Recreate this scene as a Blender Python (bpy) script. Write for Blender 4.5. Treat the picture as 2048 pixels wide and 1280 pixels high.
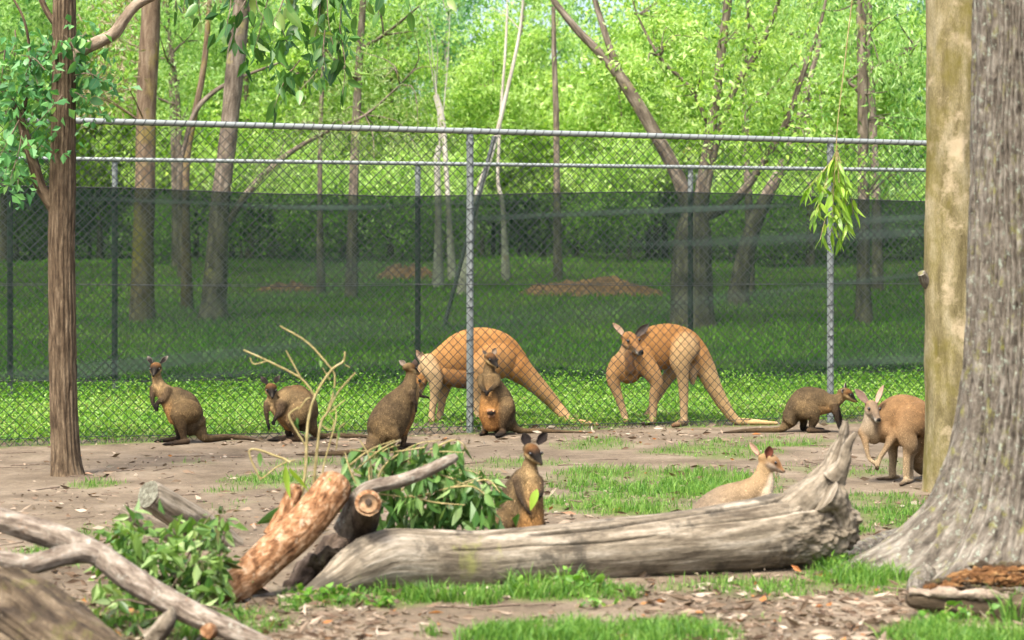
import bpy, math, random
import numpy as np
from mathutils import Vector, Matrix

random.seed(7)
rng = np.random.default_rng(11)
sc = bpy.context.scene
for o in list(bpy.data.objects):
    bpy.data.objects.remove(o, do_unlink=True)
col = sc.collection

# ------------------------------------------------------------------ camera
F, H, HZ = 3982.0, 1.15, 551.0          # focal length in photo pixels, camera height (m), horizon row
cam_d = bpy.data.cameras.new('camera')
cam = bpy.data.objects.new('camera', cam_d)
col.objects.link(cam)
cam.location = (0, 0, H)
cam.rotation_euler = (math.radians(90), 0, 0)
cam_d.sensor_width = 36.0
cam_d.lens = 36.0 * F / 2048.0
cam_d.shift_y = -(640.0 - HZ) / 2048.0
cam_d.clip_start = 0.1
cam_d.clip_end = 2000
cam_d.dof.use_dof = True
cam_d.dof.focus_distance = 13.6
cam_d.dof.aperture_fstop = 4.2
sc.camera = cam

# ------------------------------------------------------------------ sky, sun, exposure
SUN_EL, SUN_AZ = 60.0, 208.0            # sun high, behind the camera and to its left
w = bpy.data.worlds.new('World')
sc.world = w
w.use_nodes = True
wn = w.node_tree
wn.nodes.clear()
sky = wn.nodes.new('ShaderNodeTexSky')
sky.sky_type = 'NISHITA'
sky.sun_disc = False
sky.sun_elevation = math.radians(SUN_EL)
sky.sun_rotation = math.radians(SUN_AZ)
sky.air_density = 1.0
sky.dust_density = 6.0
sky.ozone_density = 0.4
bg = wn.nodes.new('ShaderNodeBackground')
bg.inputs['Strength'].default_value = 0.10
wo = wn.nodes.new('ShaderNodeOutputWorld')
wn.links.new(sky.outputs[0], bg.inputs[0])
wn.links.new(bg.outputs[0], wo.inputs[0])
sun_d = bpy.data.lights.new('sun', 'SUN')
sun_d.energy = 1.5
sun_d.angle = math.radians(15)
sun_d.color = (1.0, 0.95, 0.86)
sun = bpy.data.objects.new('sun', sun_d)
col.objects.link(sun)
_az, _el = math.radians(SUN_AZ), math.radians(SUN_EL)
sdir = Vector((math.sin(_az) * math.cos(_el), math.cos(_az) * math.cos(_el), math.sin(_el)))
sun.rotation_euler = sdir.to_track_quat('Z', 'Y').to_euler()
sc.view_settings.view_transform = 'Standard'
sc.view_settings.look = 'None'
sc.view_settings.gamma = 1.0
sc.view_settings.exposure = 2.28
sc.view_settings.use_curve_mapping = False
sc.cycles.max_bounces = 8
sc.cycles.diffuse_bounces = 5
sc.cycles.glossy_bounces = 2
sc.cycles.transmission_bounces = 5
sc.cycles.transparent_max_bounces = 8
sc.cycles.caustics_reflective = False
sc.cycles.caustics_refractive = False
sc.cycles.use_denoising = True
sc.cycles.denoising_input_passes = 'RGB_ALBEDO_NORMAL'
sc.cycles.denoising_prefilter = 'ACCURATE'

# ------------------------------------------------------------------ numeric helpers
def P(px, py, Y):
    return np.array([(px - 1024.0) / F * Y, Y, H - (py - HZ) / F * Y])

def GY(py):                              # depth at which flat ground shows at row py
    return F * H / (py - HZ)

def GP(px, py):                          # point on the flat ground shown at this pixel
    return P(px, py, GY(py))

def _hash(ix, iy, iz):
    n = (ix * 374761393 + iy * 668265263 + iz * 2147483647 % 1000003 + iz * 1274126177) & 0xffffffff
    n = ((n ^ (n >> 13)) * 1274126177) & 0xffffffff
    n = (n ^ (n >> 16)) & 0xffffffff
    return n.astype(np.float64) / 4294967295.0

def vnoise(p):
    p = np.asarray(p, float)
    i = np.floor(p).astype(np.int64)
    f = p - i
    f = f * f * (3 - 2 * f)
    r = 0
    for dx in (0, 1):
        for dy in (0, 1):
            for dz in (0, 1):
                wgt = (f[:, 0] if dx else 1 - f[:, 0]) * (f[:, 1] if dy else 1 - f[:, 1]) * (f[:, 2] if dz else 1 - f[:, 2])
                r = r + wgt * _hash(i[:, 0] + dx, i[:, 1] + dy, i[:, 2] + dz)
    return r

def fbm(p, octv=4):
    p = np.asarray(p, float)
    a, s, t = 0.5, 0.0, 0.0
    for k in range(octv):
        s = s + a * vnoise(p * 2 ** k + 17.3 * k)
        t += a
        a *= 0.5
    return s / t

def catmull(pts, m):
    pts = np.asarray(pts, float)
    n = len(pts)
    if n == 2:
        t = np.linspace(0, 1, m)[:, None]
        return pts[0] * (1 - t) + pts[1] * t
    ext = np.vstack([2 * pts[0] - pts[1], pts, 2 * pts[-1] - pts[-2]])
    seg = np.linalg.norm(np.diff(pts[:, :3], axis=0), axis=1)
    cum = np.concatenate([[0], np.cumsum(seg)])
    s = np.linspace(0, cum[-1], m)
    k = np.clip(np.searchsorted(cum, s, side='right') - 1, 0, n - 2)
    t = ((s - cum[k]) / np.maximum(seg[k], 1e-9))[:, None]
    p0, p1, p2, p3 = ext[k], ext[k + 1], ext[k + 2], ext[k + 3]
    return 0.5 * (2 * p1 + (p2 - p0) * t + (2 * p0 - 5 * p1 + 4 * p2 - p3) * t ** 2 + (3 * p1 - p0 - 3 * p2 + p3) * t ** 3)

def frames(path):
    d = np.gradient(path, axis=0)
    d /= np.maximum(np.linalg.norm(d, axis=1)[:, None], 1e-9)
    U = np.zeros_like(path)
    V = np.zeros_like(path)
    ref = np.array([0, 1.0, 0]) if abs(d[0][1]) < 0.85 else np.array([1.0, 0, 0])
    u = ref - d[0] * ref.dot(d[0])
    u /= np.linalg.norm(u)
    for i in range(len(path)):
        u = u - d[i] * u.dot(d[i])
        u /= max(np.linalg.norm(u), 1e-9)
        U[i] = u
        V[i] = np.cross(d[i], u)
    return d, U, V

# ------------------------------------------------------------------ mesh helpers
def mesh_np(name, verts, faces, mats=(), uv=None, attrs=None, smooth=True, mat_idx=None):
    """faces: int array (n,3) or (n,4) or a list of such arrays"""
    me = bpy.data.meshes.new(name)
    verts = np.asarray(verts, np.float32)
    fl = faces if isinstance(faces, list) else [faces]
    fl = [np.asarray(f, np.int32) for f in fl if len(f)]
    loops = np.concatenate([f.ravel() for f in fl])
    sizes = np.concatenate([np.full(len(f), f.shape[1], np.int32) for f in fl])
    starts = np.concatenate([[0], np.cumsum(sizes)[:-1]]).astype(np.int32)
    me.vertices.add(len(verts))
    me.vertices.foreach_set('co', verts.ravel())
    me.loops.add(len(loops))
    me.loops.foreach_set('vertex_index', loops)
    me.polygons.add(len(sizes))
    me.polygons.foreach_set('loop_start', starts)
    me.polygons.foreach_set('use_smooth', np.full(len(sizes), smooth, bool))
    if mat_idx is not None:
        me.polygons.foreach_set('material_index', np.asarray(mat_idx, np.int32))
    for m in mats:
        me.materials.append(m)
    if uv is not None:
        l = me.uv_layers.new(name='UVMap')
        l.data.foreach_set('uv', np.asarray(uv, np.float32)[loops].ravel())
    for k, (v, typ) in (attrs or {}).items():
        a = me.attributes.new(k, typ, 'POINT')
        if typ == 'FLOAT':
            a.data.foreach_set('value', np.asarray(v, np.float32).ravel())
        else:
            v = np.asarray(v, np.float32)
            if v.shape[1] == 3:
                v = np.hstack([v, np.ones((len(v), 1), np.float32)])
            a.data.foreach_set('color', v.ravel())
    me.update(calc_edges=True)
    me.validate()
    return me

def add(name, me, parent=None, loc=None, label=None, cat=None, group=None, kind=None):
    o = bpy.data.objects.new(name, me)
    col.objects.link(o)
    if parent is not None:
        o.parent = parent
        o.matrix_parent_inverse = Matrix.Translation(-Vector(parent.get('_base', (0, 0, 0))))
    if loc is not None:
        o.location = loc
    tag(o, label, cat, group, kind)
    return o

def tag(o, label=None, cat=None, group=None, kind=None):
    if label: o['label'] = label
    if cat: o['category'] = cat
    if group: o['group'] = group
    if kind: o['kind'] = kind
    return o

def thing(name, loc, label, cat, group=None):
    o = bpy.data.objects.new(name, None)
    col.objects.link(o)
    o.empty_display_size = 0.05
    o.location = [float(v) for v in loc]
    o['_base'] = [float(v) for v in loc]
    return tag(o, label, cat, group)

class Geo:
    """collects pieces into one mesh"""
    def __init__(s):
        s.v, s.f, s.uv, s.n, s.mi = [], {}, [], 0, {}
    def put(s, v, faces, uv=None, mi=0):
        v = np.asarray(v, float)
        for f in faces:
            f = np.asarray(f, int)
            if len(f) == 0: continue
            s.f.setdefault(f.shape[1], []).append(f + s.n)
            s.mi.setdefault(f.shape[1], []).append(np.full(len(f), mi))
        s.v.append(v)
        s.uv.append(np.zeros((len(v), 2)) if uv is None else uv)
        s.n += len(v)
        return s
    def mesh(s, name, mats, smooth=True, attrs=None):
        ks = sorted(s.f)
        return mesh_np(name, np.vstack(s.v), [np.vstack(s.f[k]) for k in ks], mats, uv=np.vstack(s.uv), smooth=smooth,
                       attrs=attrs, mat_idx=np.concatenate([np.concatenate(s.mi[k]) for k in ks]))

def tube(path, rad, nseg=10, m=None, disp=None, cap=True, geo=None, mi=0, cap_mi=None, rad2=None, seam=0.0):
    """swept tube. path (n,3), rad (n,) resampled to m rings. disp(theta, length, pos, r) -> radial offset"""
    path = np.asarray(path, float)
    rad = np.broadcast_to(np.asarray(rad, float), (len(path),))
    if m is None: m = max(2, len(path) * 3)
    q = catmull(np.column_stack([path, rad]), m)
    c, r = q[:, :3], np.maximum(q[:, 3], 1e-4)
    d, U, V = frames(c)
    L = np.concatenate([[0], np.cumsum(np.linalg.norm(np.diff(c, axis=0), axis=1))])
    th = np.linspace(0, 2 * np.pi, nseg, endpoint=False)
    nn = nseg + 1                         # doubled seam column for the uv
    th = np.append(th, 2 * np.pi)
    T, LL = np.meshgrid(th, L)
    R = np.repeat(r[:, None], nn, 1)
    if disp is not None:
        pos = c[:, None, :] + R[..., None] * (np.cos(T)[..., None] * U[:, None, :] + np.sin(T)[..., None] * V[:, None, :])
        off = disp(np.cos(T).ravel(), np.sin(T).ravel(), LL.ravel(), pos.reshape(-1, 3), R.ravel()).reshape(R.shape)
        R = R + off
    pos = c[:, None, :] + R[..., None] * (np.cos(T)[..., None] * U[:, None, :] + np.sin(T)[..., None] * V[:, None, :])
    v = pos.reshape(-1, 3)
    rm = float(r.mean())
    uv = np.column_stack([(T * rm).ravel(), LL.ravel()])
    i, j = np.meshgrid(np.arange(m - 1), np.arange(nseg), indexing='ij')
    a = (i * nn + j).ravel()
    quads = np.column_stack([a, a + 1, a + nn + 1, a + nn])
    g = geo if geo is not None else Geo()
    g.put(v, [quads], uv, mi)
    if cap:
        for end in (0, m - 1):
            ring = pos[end][:nseg]
            cc = ring.mean(0)
            vv = np.vstack([ring, ring * 0.5 + cc * 0.5, cc[None]])
            k = np.arange(nseg); k2 = (k + 1) % nseg
            qd = np.column_stack([k, k + nseg, k2 + nseg, k2]) if end == 0 else np.column_stack([k, k2, k2 + nseg, k + nseg])
            tr = np.column_stack([k + nseg, np.full(nseg, 2 * nseg), k2 + nseg]) if end == 0 else np.column_stack([k + nseg, k2 + nseg, np.full(nseg, 2 * nseg)])
            cu = np.column_stack([(vv - cc) @ U[end], (vv - cc) @ V[end]])
            g.put(vv, [qd, tr], cu, mi if cap_mi is None else cap_mi)
    return g

# ------------------------------------------------------------------ material helpers
class NT:
    def __init__(s, name):
        s.mat = bpy.data.materials.new(name)
        s.mat.use_nodes = True
        s.t = s.mat.node_tree
        s.t.nodes.clear()
        s.out = s.t.nodes.new('ShaderNodeOutputMaterial')
    def node(s, typ, ins=None, **kw):
        n = s.t.nodes.new(typ)
        for k, v in kw.items(): setattr(n, k, v)
        for k, v in (ins or {}).items():
            s.set(n.inputs[k], v)
        return n
    def set(s, sock, v):
        if isinstance(v, bpy.types.NodeSocket): s.t.links.new(v, sock)
        elif isinstance(v, (tuple, list)) and len(v) == 3 and sock.type == 'RGBA': sock.default_value = (*v, 1)
        else: sock.default_value = v
    def uv(s): return s.node('ShaderNodeTexCoord').outputs['UV']
    def objc(s): return s.node('ShaderNodeTexCoord').outputs['Object']
    def geo(s): return s.node('ShaderNodeNewGeometry').outputs['Position']
    def attr(s, n, out='Fac'): return s.node('ShaderNodeAttribute', attribute_name=n).outputs[out]
    def scale(s, vec, sv): return s.node('ShaderNodeMapping', {'Vector': vec, 'Scale': sv}).outputs[0]
    def noise(s, vec, scale=5.0, detail=4.0, rough=0.55, dist=0.0):
        return s.node('ShaderNodeTexNoise', {'Vector': vec, 'Scale': scale, 'Detail': detail, 'Roughness': rough, 'Distortion': dist}).outputs['Fac']
    def ramp(s, fac, stops, interp='LINEAR'):
        n = s.node('ShaderNodeValToRGB', {'Fac': fac})
        n.color_ramp.interpolation = interp
        e = n.color_ramp.elements
        while len(e) < len(stops): e.new(0.5)
        for el, (p, c) in zip(e, stops):
            el.position = p
            el.color = (*c, 1) if isinstance(c, (tuple, list)) else (c, c, c, 1)
        return n.outputs['Color']
    def mix(s, fac, a, b, mode='MIX'):
        n = s.node('ShaderNodeMix', data_type='RGBA', blend_type=mode)
        s.set(n.inputs[0], fac); s.set(n.inputs[6], a); s.set(n.inputs[7], b)
        return n.outputs[2]
    def math(s, op, a, b=0.0):
        n = s.node('ShaderNodeMath', operation=op)
        s.set(n.inputs[0], a); s.set(n.inputs[1], b)
        return n.outputs[0]
    def bump(s, h, strength=0.5, dist=0.01):
        return s.node('ShaderNodeBump', {'Height': h, 'Strength': strength, 'Distance': dist}).outputs[0]
    def bsdf(s, color, rough=0.8, normal=None, spec=0.3, metal=0.0):
        b = s.node('ShaderNodeBsdfPrincipled', {'Base Color': color, 'Roughness': rough, 'Specular IOR Level': spec, 'Metallic': metal})
        if normal is not None: s.set(b.inputs['Normal'], normal)
        return b.outputs[0]
    def done(s, shader):
        s.set(s.out.inputs['Surface'], shader)
        return s.mat

def bark_mat(name, dark, mid, light, sx=40, sy=8, blotch=None, blotch_amt=0.55, blotch_scale=6, moss=None, moss_amt=0.6, bump=0.6, fine=120, k=0.84):
    n = NT(name)
    dark, mid, light = [tuple(k * q for q in cc) for cc in (dark, mid, light)]
    if blotch: blotch = tuple(k * q for q in blotch)
    if moss: moss = tuple(k * q for q in moss)
    uv = n.uv(); pos = n.objc()
    v = n.scale(uv, (sx, sy, 1))
    a = n.noise(v, 1.0, 6, 0.62, 0.4)
    c = n.ramp(a, [(0.34, dark), (0.5, mid), (0.66, light)])
    fn = n.noise(n.scale(uv, (fine, fine * 0.35, 1)), 1.0, 3, 0.7)
    c = n.mix(0.5, c, n.ramp(fn, [(0.32, 0.3), (0.62, 1.1)]), 'MULTIPLY')
    if blotch:
        b = n.noise(pos, blotch_scale, 5, 0.65)
        c = n.mix(n.ramp(b, [(blotch_amt, 0.0), (blotch_amt + 0.09, 0.85)]), c, blotch)
    if moss:
        b = n.noise(n.scale(pos, (1, 1, 0.6)), blotch_scale * 0.55 + 1, 5, 0.7)
        c = n.mix(n.ramp(b, [(moss_amt, 0.0), (moss_amt + 0.14, 0.8)]), c, moss)
    h = n.math('ADD', n.math('MULTIPLY', a, 1.0), n.math('MULTIPLY', fn, 0.35))
    return n.done(n.bsdf(c, 0.9, n.bump(h, bump, 0.012), 0.15))

def leaf_mat(name, stops, trans=0.38, rough=0.45, spec=0.35, green=True):
    """stops: colour ramp over the per-leaf random value"""
    n = NT(name)
    if green: stops = [(p, (q[0] * .88, q[1] * 1.06, q[2] * .92)) for p, q in stops]
    r = n.attr('rnd')
    c = n.ramp(r, stops)
    d = n.bsdf(c, rough, None, spec)
    tc = n.mix(1.0, c, (1.25, 1.25, 0.55), 'MULTIPLY')
    t = n.node('ShaderNodeBsdfTranslucent', {'Color': tc}).outputs[0]
    m = n.node('ShaderNodeMixShader', {0: trans, 1: d, 2: t}).outputs[0]
    return n.done(m)

def leaf_mat_obj(name, stops, trans=0.32, rough=0.4):
    """single leaves: colour varies by object"""
    n = NT(name)
    stops = [(p, (q[0] * .86, q[1] * 1.0, q[2] * .9)) for p, q in stops]
    r = n.node('ShaderNodeObjectInfo').outputs['Random']
    c = n.ramp(r, stops)
    uv = n.node('ShaderNodeSeparateXYZ', {0: n.uv()})
    rib = n.ramp(n.math('ABSOLUTE', uv.outputs[0], 0), [(0.0, 1.0), (0.09, 0.0)])
    c = n.mix(n.math('MULTIPLY', rib, 0.5), c, (0.22, 0.24, 0.08))
    d = n.bsdf(c, rough, None, 0.4)
    tc = n.mix(1.0, c, (1.2, 1.25, 0.5), 'MULTIPLY')
    t = n.node('ShaderNodeBsdfTranslucent', {'Color': tc}).outputs[0]
    return n.done(n.node('ShaderNodeMixShader', {0: trans, 1: d, 2: t}).outputs[0])

# ------------------------------------------------------------------ leaf clouds
def unit(v):
    return v / np.maximum(np.linalg.norm(v, axis=-1, keepdims=True), 1e-9)

def leaf_cloud(pos, dirs, length, width, rnd=None, fold=0.25):
    """one folded leaf (2 triangles) per position"""
    n = len(pos)
    d = unit(dirs)
    r = rng.normal(size=(n, 3))
    s = unit(np.cross(d, r))
    up = np.cross(s, d)
    length = np.broadcast_to(length, (n,))[:, None]
    width = np.broadcast_to(width, (n,))[:, None]
    base = pos
    tip = pos + d * length - up * length * 0.08
    mid = pos + d * length * 0.42
    l = mid + s * width * 0.5 + up * width * fold
    rr = mid - s * width * 0.5 + up * width * fold
    v = np.stack([base, l, tip, rr], 1).reshape(-1, 3)
    k = np.arange(n) * 4
    f = np.vstack([np.column_stack([k, k + 2, k + 1]), np.column_stack([k, k + 3, k + 2])])
    if rnd is None: rnd = rng.random(n)
    return v, f, np.repeat(rnd, 4)

def leaf_mesh_from(name, chunks, mat):
    V, Fc, R, n = [], [], [], 0
    for v, f, r in chunks:
        V.append(v); Fc.append(f + n); R.append(r); n += len(v)
    return mesh_np(name, np.vstack(V), np.vstack(Fc), [mat], attrs={'rnd': (np.concatenate(R), 'FLOAT')}, smooth=False)

def single_leaf(name, L, W, curl, bend, mat, lance=True):
    """a leaf blade of about two dozen triangles, base at the origin, pointing along -Z"""
    m, k = 7, 2
    t = np.linspace(0, 1, m)
    w = np.sin(np.pi * t ** (0.7 if lance else 0.8)) ** (0.9 if lance else 0.75) * W * 0.5
    w[0] = 0.03 * W; w[-1] = 0.01 * W
    v, uv = [], []
    for i in range(m):
        for j in range(-1, 2):
            x = j * w[i]
            y = abs(j) * w[i] * curl + bend * L * math.sin(t[i] * 2.2) * 0.3
            v.append((x + bend * L * 0.25 * t[i] ** 2, y, -L * t[i]))
            uv.append((j, t[i]))
    f = []
    for i in range(m - 1):
        for j in range(2):
            a = i * 3 + j
            f.append((a, a + 1, a + 4, a + 3))
    return mesh_np(name, v, np.array(f), [mat], uv=np.array(uv, float))

def put_leaf(me, pos, d, scale, parent, roll=None, name='leaf'):
    """place a single leaf object pointing along d"""
    d = Vector([float(x) for x in d]).normalized()
    q = (-d).to_track_quat('Z', 'Y')
    M = Matrix.Translation(Vector([float(x) for x in pos])) @ q.to_matrix().to_4x4() @ Matrix.Rotation(random.uniform(0, 6.28) if roll is None else roll, 4, 'Z') @ Matrix.Scale(scale, 4)
    o = bpy.data.objects.new(name, me)
    col.objects.link(o)
    if parent is not None:
        o.parent = parent
        o.matrix_parent_inverse = Matrix.Translation(-Vector(parent['_base']))
    o.matrix_basis = M
    return o

# ================================================================== GROUND
FA, FS = (-2.91, 13.57), 0.366           # front fence: a point and its slope in plan
BA, BS = (-4.585, 17.83), 0.2387         # back fence
def fy(x): return FA[1] + FS * (x - FA[0])
def by(x): return BA[1] + BS * (x - BA[0])

def gz(x, y):
    x = np.atleast_1d(np.asarray(x, float)); y = np.atleast_1d(np.asarray(y, float))
    t = np.maximum(0, y - 21.0)
    rise = 0.056 * (np.sqrt(t * t + 4) - 2)
    over = np.maximum(0, y - 48)
    rise = rise - 0.045 * (np.sqrt(over * over + 25) - 5)
    p = np.column_stack([x * 1.1, y * 1.1, 0 * x])
    return rise + (fbm(p, 3) - 0.5) * 0.02 * np.clip((y - 3) / 3, 0, 1) + np.clip((y - 22) / 20, 0, 1) * (fbm(p * 0.12 + 5, 3) - 0.5) * 0.35

# grass patches of the enclosure, given where the photo shows them (row, column, half sizes in pixels)
PATCH = [(1330, 965, 210, 32, 1.0), (1180, 890, 90, 10, .7), (1230, 1010, 170, 22, .9), (1560, 884, 150, 10, .6), (1440, 905, 140, 14, .7),
         (1790, 1015, 120, 35, .75), (1725, 1150, 110, 45, .95), (1520, 1180, 200, 20, .55), (1200, 1270, 260, 24, 1.0), (1950, 1280, 150, 28, .95),
         (700, 1195, 190, 20, .6), (1080, 1182, 190, 18, .6), (460, 995, 80, 20, .5), (210, 1060, 70, 14, .45), (620, 925, 90, 10, .4), (1700, 940, 120, 12, .5),
         (390, 925, 70, 6, .25), (560, 965, 110, 22, .55), (300, 1240, 250, 40, .5), (190, 968, 50, 8, .4), (870, 950, 160, 16, .45), (1000, 925, 120, 10, .4),
         (1640, 1050, 80, 25, .6), (100, 1110, 120, 22, .3), (1830, 930, 60, 14, .4), (60, 905, 80, 6, .15), (1400, 1240, 160, 10, .35)]
_pw = []
for px, py, rx, ry, a in PATCH:
    Y = GY(py); s = F / Y
    _pw.append(((px - 1024) / s, Y, rx / s, ry * Y * Y / (F * H), a))

def grass_mask(x, y):
    x = np.asarray(x, float); y = np.asarray(y, float)
    m = np.zeros_like(x)
    for cx, cy, rx, ry, a in _pw:
        q = ((x - cx) / rx) ** 2 + ((y - cy) / ry) ** 2
        m = np.maximum(m, a * np.clip(1.6 - q, 0, 1))
    n = fbm(np.column_stack([x * 3.1, y * 3.1, 0 * x + 3]), 3)
    m = np.clip(m * 1.15 + (n - 0.5) * 1.9 - 0.18, 0, 1) * (m > 0.02)
    df = fy(x) - y                                      # thin green strip along the fence foot
    m = np.maximum(m, np.clip(1 - np.abs(df - 0.02) / 0.16, 0, 1) * np.clip((n - 0.36) * 5, 0, 1))
    inner = np.clip((y - fy(x) - 0.1 - (n - .5) * .8) / 0.4, 0, 1) * np.clip(0.22 + (n - 0.42) * 4.2 + (y - fy(x)) * 0.36, 0.04, 1)
    return np.where(y > fy(x) + 0.05 + (n - .5) * .7, np.maximum(inner, m * 0.8), m)

xs = np.concatenate([-np.geomspace(7, 320, 26)[::-1], np.linspace(-6.6, 6.6, 250), np.geomspace(7, 320, 26)])
ys = np.concatenate([np.linspace(-30, 3.0, 12), np.linspace(3.3, 22.5, 400), np.geomspace(22.8, 700, 90)])
XX, YY = np.meshgrid(xs, ys)
ZZ = gz(XX.ravel(), YY.ravel())
gm = grass_mask(XX.ravel(), YY.ravel())
gm = np.where(YY.ravel() > by(XX.ravel()), 0.95, gm)
nx_, ny_ = len(xs), len(ys)
i, j = np.meshgrid(np.arange(ny_ - 1), np.arange(nx_ - 1), indexing='ij')
a = (i * nx_ + j).ravel()
gq = np.column_stack([a, a + 1, a + nx_ + 1, a + nx_])

n = NT('ground_soil')
pos = n.geo()
big = n.noise(pos, 2.1, 7, 0.66)
fine = n.noise(pos, 38, 5, 0.7)
grit = n.noise(pos, 160, 3, 0.7)
c = n.ramp(big, [(0.30, (0.080, 0.061, 0.040)), (0.5, (0.155, 0.121, 0.083)), (0.70, (0.235, 0.192, 0.138))])
c = n.mix(0.55, c, n.ramp(fine, [(0.28, 0.42), (0.6, 1.0), (0.8, 1.2)]), 'MULTIPLY')
c = n.mix(0.4, c, n.ramp(grit, [(0.3, 0.5), (0.7, 1.15)]), 'MULTIPLY')
gcol = n.ramp(n.noise(pos, 22, 4, 0.7), [(0.3, (0.045, 0.075, 0.016)), (0.6, (0.095, 0.135, 0.03)), (0.8, (0.15, 0.14, 0.06))])
c = n.mix(n.math('MULTIPLY', n.attr('grass'), 0.85), c, gcol)
hgt = n.math('ADD', n.math('MULTIPLY', fine, 1.0), n.math('MULTIPLY', grit, 0.3))
m_ground = n.done(n.bsdf(c, 0.95, n.bump(hgt, 0.7, 0.02), 0.12))
me = mesh_np('ground', np.column_stack([XX.ravel(), YY.ravel(), ZZ]), gq, [m_ground], attrs={'grass': (gm, 'FLOAT')})
add('ground', me, kind='structure', label='brown earth of the enclosure rising into green lawn behind the fences', cat='ground')

# ================================================================== GRASS, WEEDS, LITTER (uncountable)
def in_view(x, y, margin=0.25):
    lim = (1024.0 / F) * y + margin
    return np.abs(x) < lim

def blades(x, y, hgt, wid, lean=0.5):
    n = len(x)
    z = gz(x, y) - 0.004
    a = rng.random(n) * 6.283
    side = np.column_stack([np.cos(a), np.sin(a), 0 * a])
    b = rng.random(n) * 6.283
    ln = np.column_stack([np.cos(b), np.sin(b), 0 * b]) * (rng.random(n) * lean * hgt)[:, None]
    base = np.column_stack([x, y, z])
    up = np.column_stack([0 * x, 0 * x, hgt])
    wv = side * (wid * 0.5)[:, None]
    v0, v1 = base - wv, base + wv
    m0 = base + up * 0.55 + ln * 0.35 - wv * 0.8
    m1 = base + up * 0.55 + ln * 0.35 + wv * 0.8
    t = base + up * (0.95 - 0.25 * rng.random(n)[:, None] * lean) + ln
    v = np.stack([v0, v1, m1, m0, t], 1).reshape(-1, 3)
    k = np.arange(n) * 5
    q = np.column_stack([k, k + 1, k + 2, k + 3])
    tr = np.column_stack([k + 3, k + 2, k + 4])
    return v, q, tr

def blade_mesh(name, sets, mat):
    V, Q, T, R, nn = [], [], [], [], 0
    for (v, q, t), r in sets:
        V.append(v); Q.append(q + nn); T.append(t + nn); R.append(np.repeat(r, 5)); nn += len(v)
    return mesh_np(name, np.vstack(V), [np.vstack(Q), np.vstack(T)], [mat], attrs={'rnd': (np.concatenate(R), 'FLOAT')}, smooth=False)

GREEN = [(0.0, (0.040, 0.095, 0.014)), (0.35, (0.085, 0.180, 0.026)), (0.7, (0.160, 0.260, 0.042)), (0.9, (0.24, 0.31, 0.08)), (1.0, (0.27, 0.23, 0.11))]
m_grass = leaf_mat('grass_blade', GREEN, 0.35, 0.5)
LIME = [(0.0, (0.035, 0.110, 0.010)), (0.3, (0.095, 0.205, 0.022)), (0.62, (0.195, 0.305, 0.042)), (0.86, (0.29, 0.36, 0.09)), (1.0, (0.32, 0.26, 0.12))]
m_weed = leaf_mat('weed_leaf', LIME, 0.4, 0.45)
m_lawn = leaf_mat('lawn_blade', LIME, 0.35, 0.5)

N = 420000
y = 1 / (1 / 15.4 + rng.random(N) * (1 / 5.9 - 1 / 15.4))
x = (rng.random(N) * 2 - 1) * (1080 / F * y)
mk = grass_mask(x, y)
cl_ = np.clip((fbm(np.column_stack([x * 9, y * 9, 0 * x + 5]), 2) - .36) * 5, .06, 1)
keep = (rng.random(N) < mk * 0.75 * cl_) & (y < fy(x) + 0.15)
x, y, mk = x[keep], y[keep], mk[keep]
hh = (0.018 + 0.05 * rng.random(len(x)) ** 1.6) * (0.55 + 0.6 * mk)
tall = fbm(np.column_stack([x * 1.9, y * 1.9, 0 * x + 9]), 2)
hh *= 0.6 + 0.9 * tall
add('grass', blade_mesh('grass', [(blades(x, y, hh, 0.0028 + 0.0022 * rng.random(len(x)), 0.9), np.clip(rng.random(len(x)) * 0.8 + 0.25 * (tall - 0.3), 0, 1))], m_grass),
    label='short patchy green grass growing on the bare earth of the enclosure', cat='grass', kind='stuff')

# lush strip between the two fences
N = 210000
x = rng.random(N) * 12 - 5.4
u = rng.random(N)
y = fy(x) + 0.1 + u * (by(x) - fy(x) + 0.6)
mk = grass_mask(x, y)
keep = (rng.random(N) < mk ** 0.7) & in_view(x, y, 0.5)
x, y, u = x[keep], y[keep], u[keep]
nz = fbm(np.column_stack([x * 2.2, y * 2.2, 0 * x + 2]), 3)
back = np.clip((y - by(x) + 1.0) / 0.9, 0, 1)
z = gz(x, y) + (0.01 + 0.05 * rng.random(len(x)) * (0.4 + nz)) + back * rng.random(len(x)) ** 1.5 * (0.13 + 0.12 * nz)
d = rng.normal(size=(len(x), 3)); d[:, 2] = np.abs(d[:, 2]) * 0.5 + 0.1
c1 = leaf_cloud(np.column_stack([x, y, z]), d, 0.018 + 0.026 * rng.random(len(x)), 0.012 + 0.014 * rng.random(len(x)),
                np.clip(rng.random(len(x)) * 0.75 + 0.35 * nz - 0.25 * back, 0, 1))
add('ground_cover', leaf_mesh_from('ground_cover', [c1], m_weed), label='bright low leafy ground cover between the two wire fences', cat='weeds', kind='stuff')
N = 60000
x = rng.random(N) * 12 - 5.4
y = fy(x) + 0.1 + rng.random(N) * (by(x) - fy(x) + 0.4)
keep = (rng.random(N) < grass_mask(x, y)) & in_view(x, y, 0.5)
x, y = x[keep], y[keep]
bk = np.clip((y - by(x) + 0.8) / 0.7, 0, 1)
hh = (0.03 + 0.06 * rng.random(len(x))) * (1 + 1.3 * bk)
strip_blades = (blades(x, y, hh, 0.004 + 0.003 * rng.random(len(x)), 0.8), rng.random(len(x)) * 0.95)
N = 90000                                                    # lawn beyond the second fence
y = 1 / (1 / 52 + rng.random(N) * (1 / 19 - 1 / 52))
x = (rng.random(N) * 2 - 1) * (1150 / F * y)
keep = y > by(x) + 0.2
x, y = x[keep], y[keep]
hh = 0.05 + 0.09 * rng.random(len(x))
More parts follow.
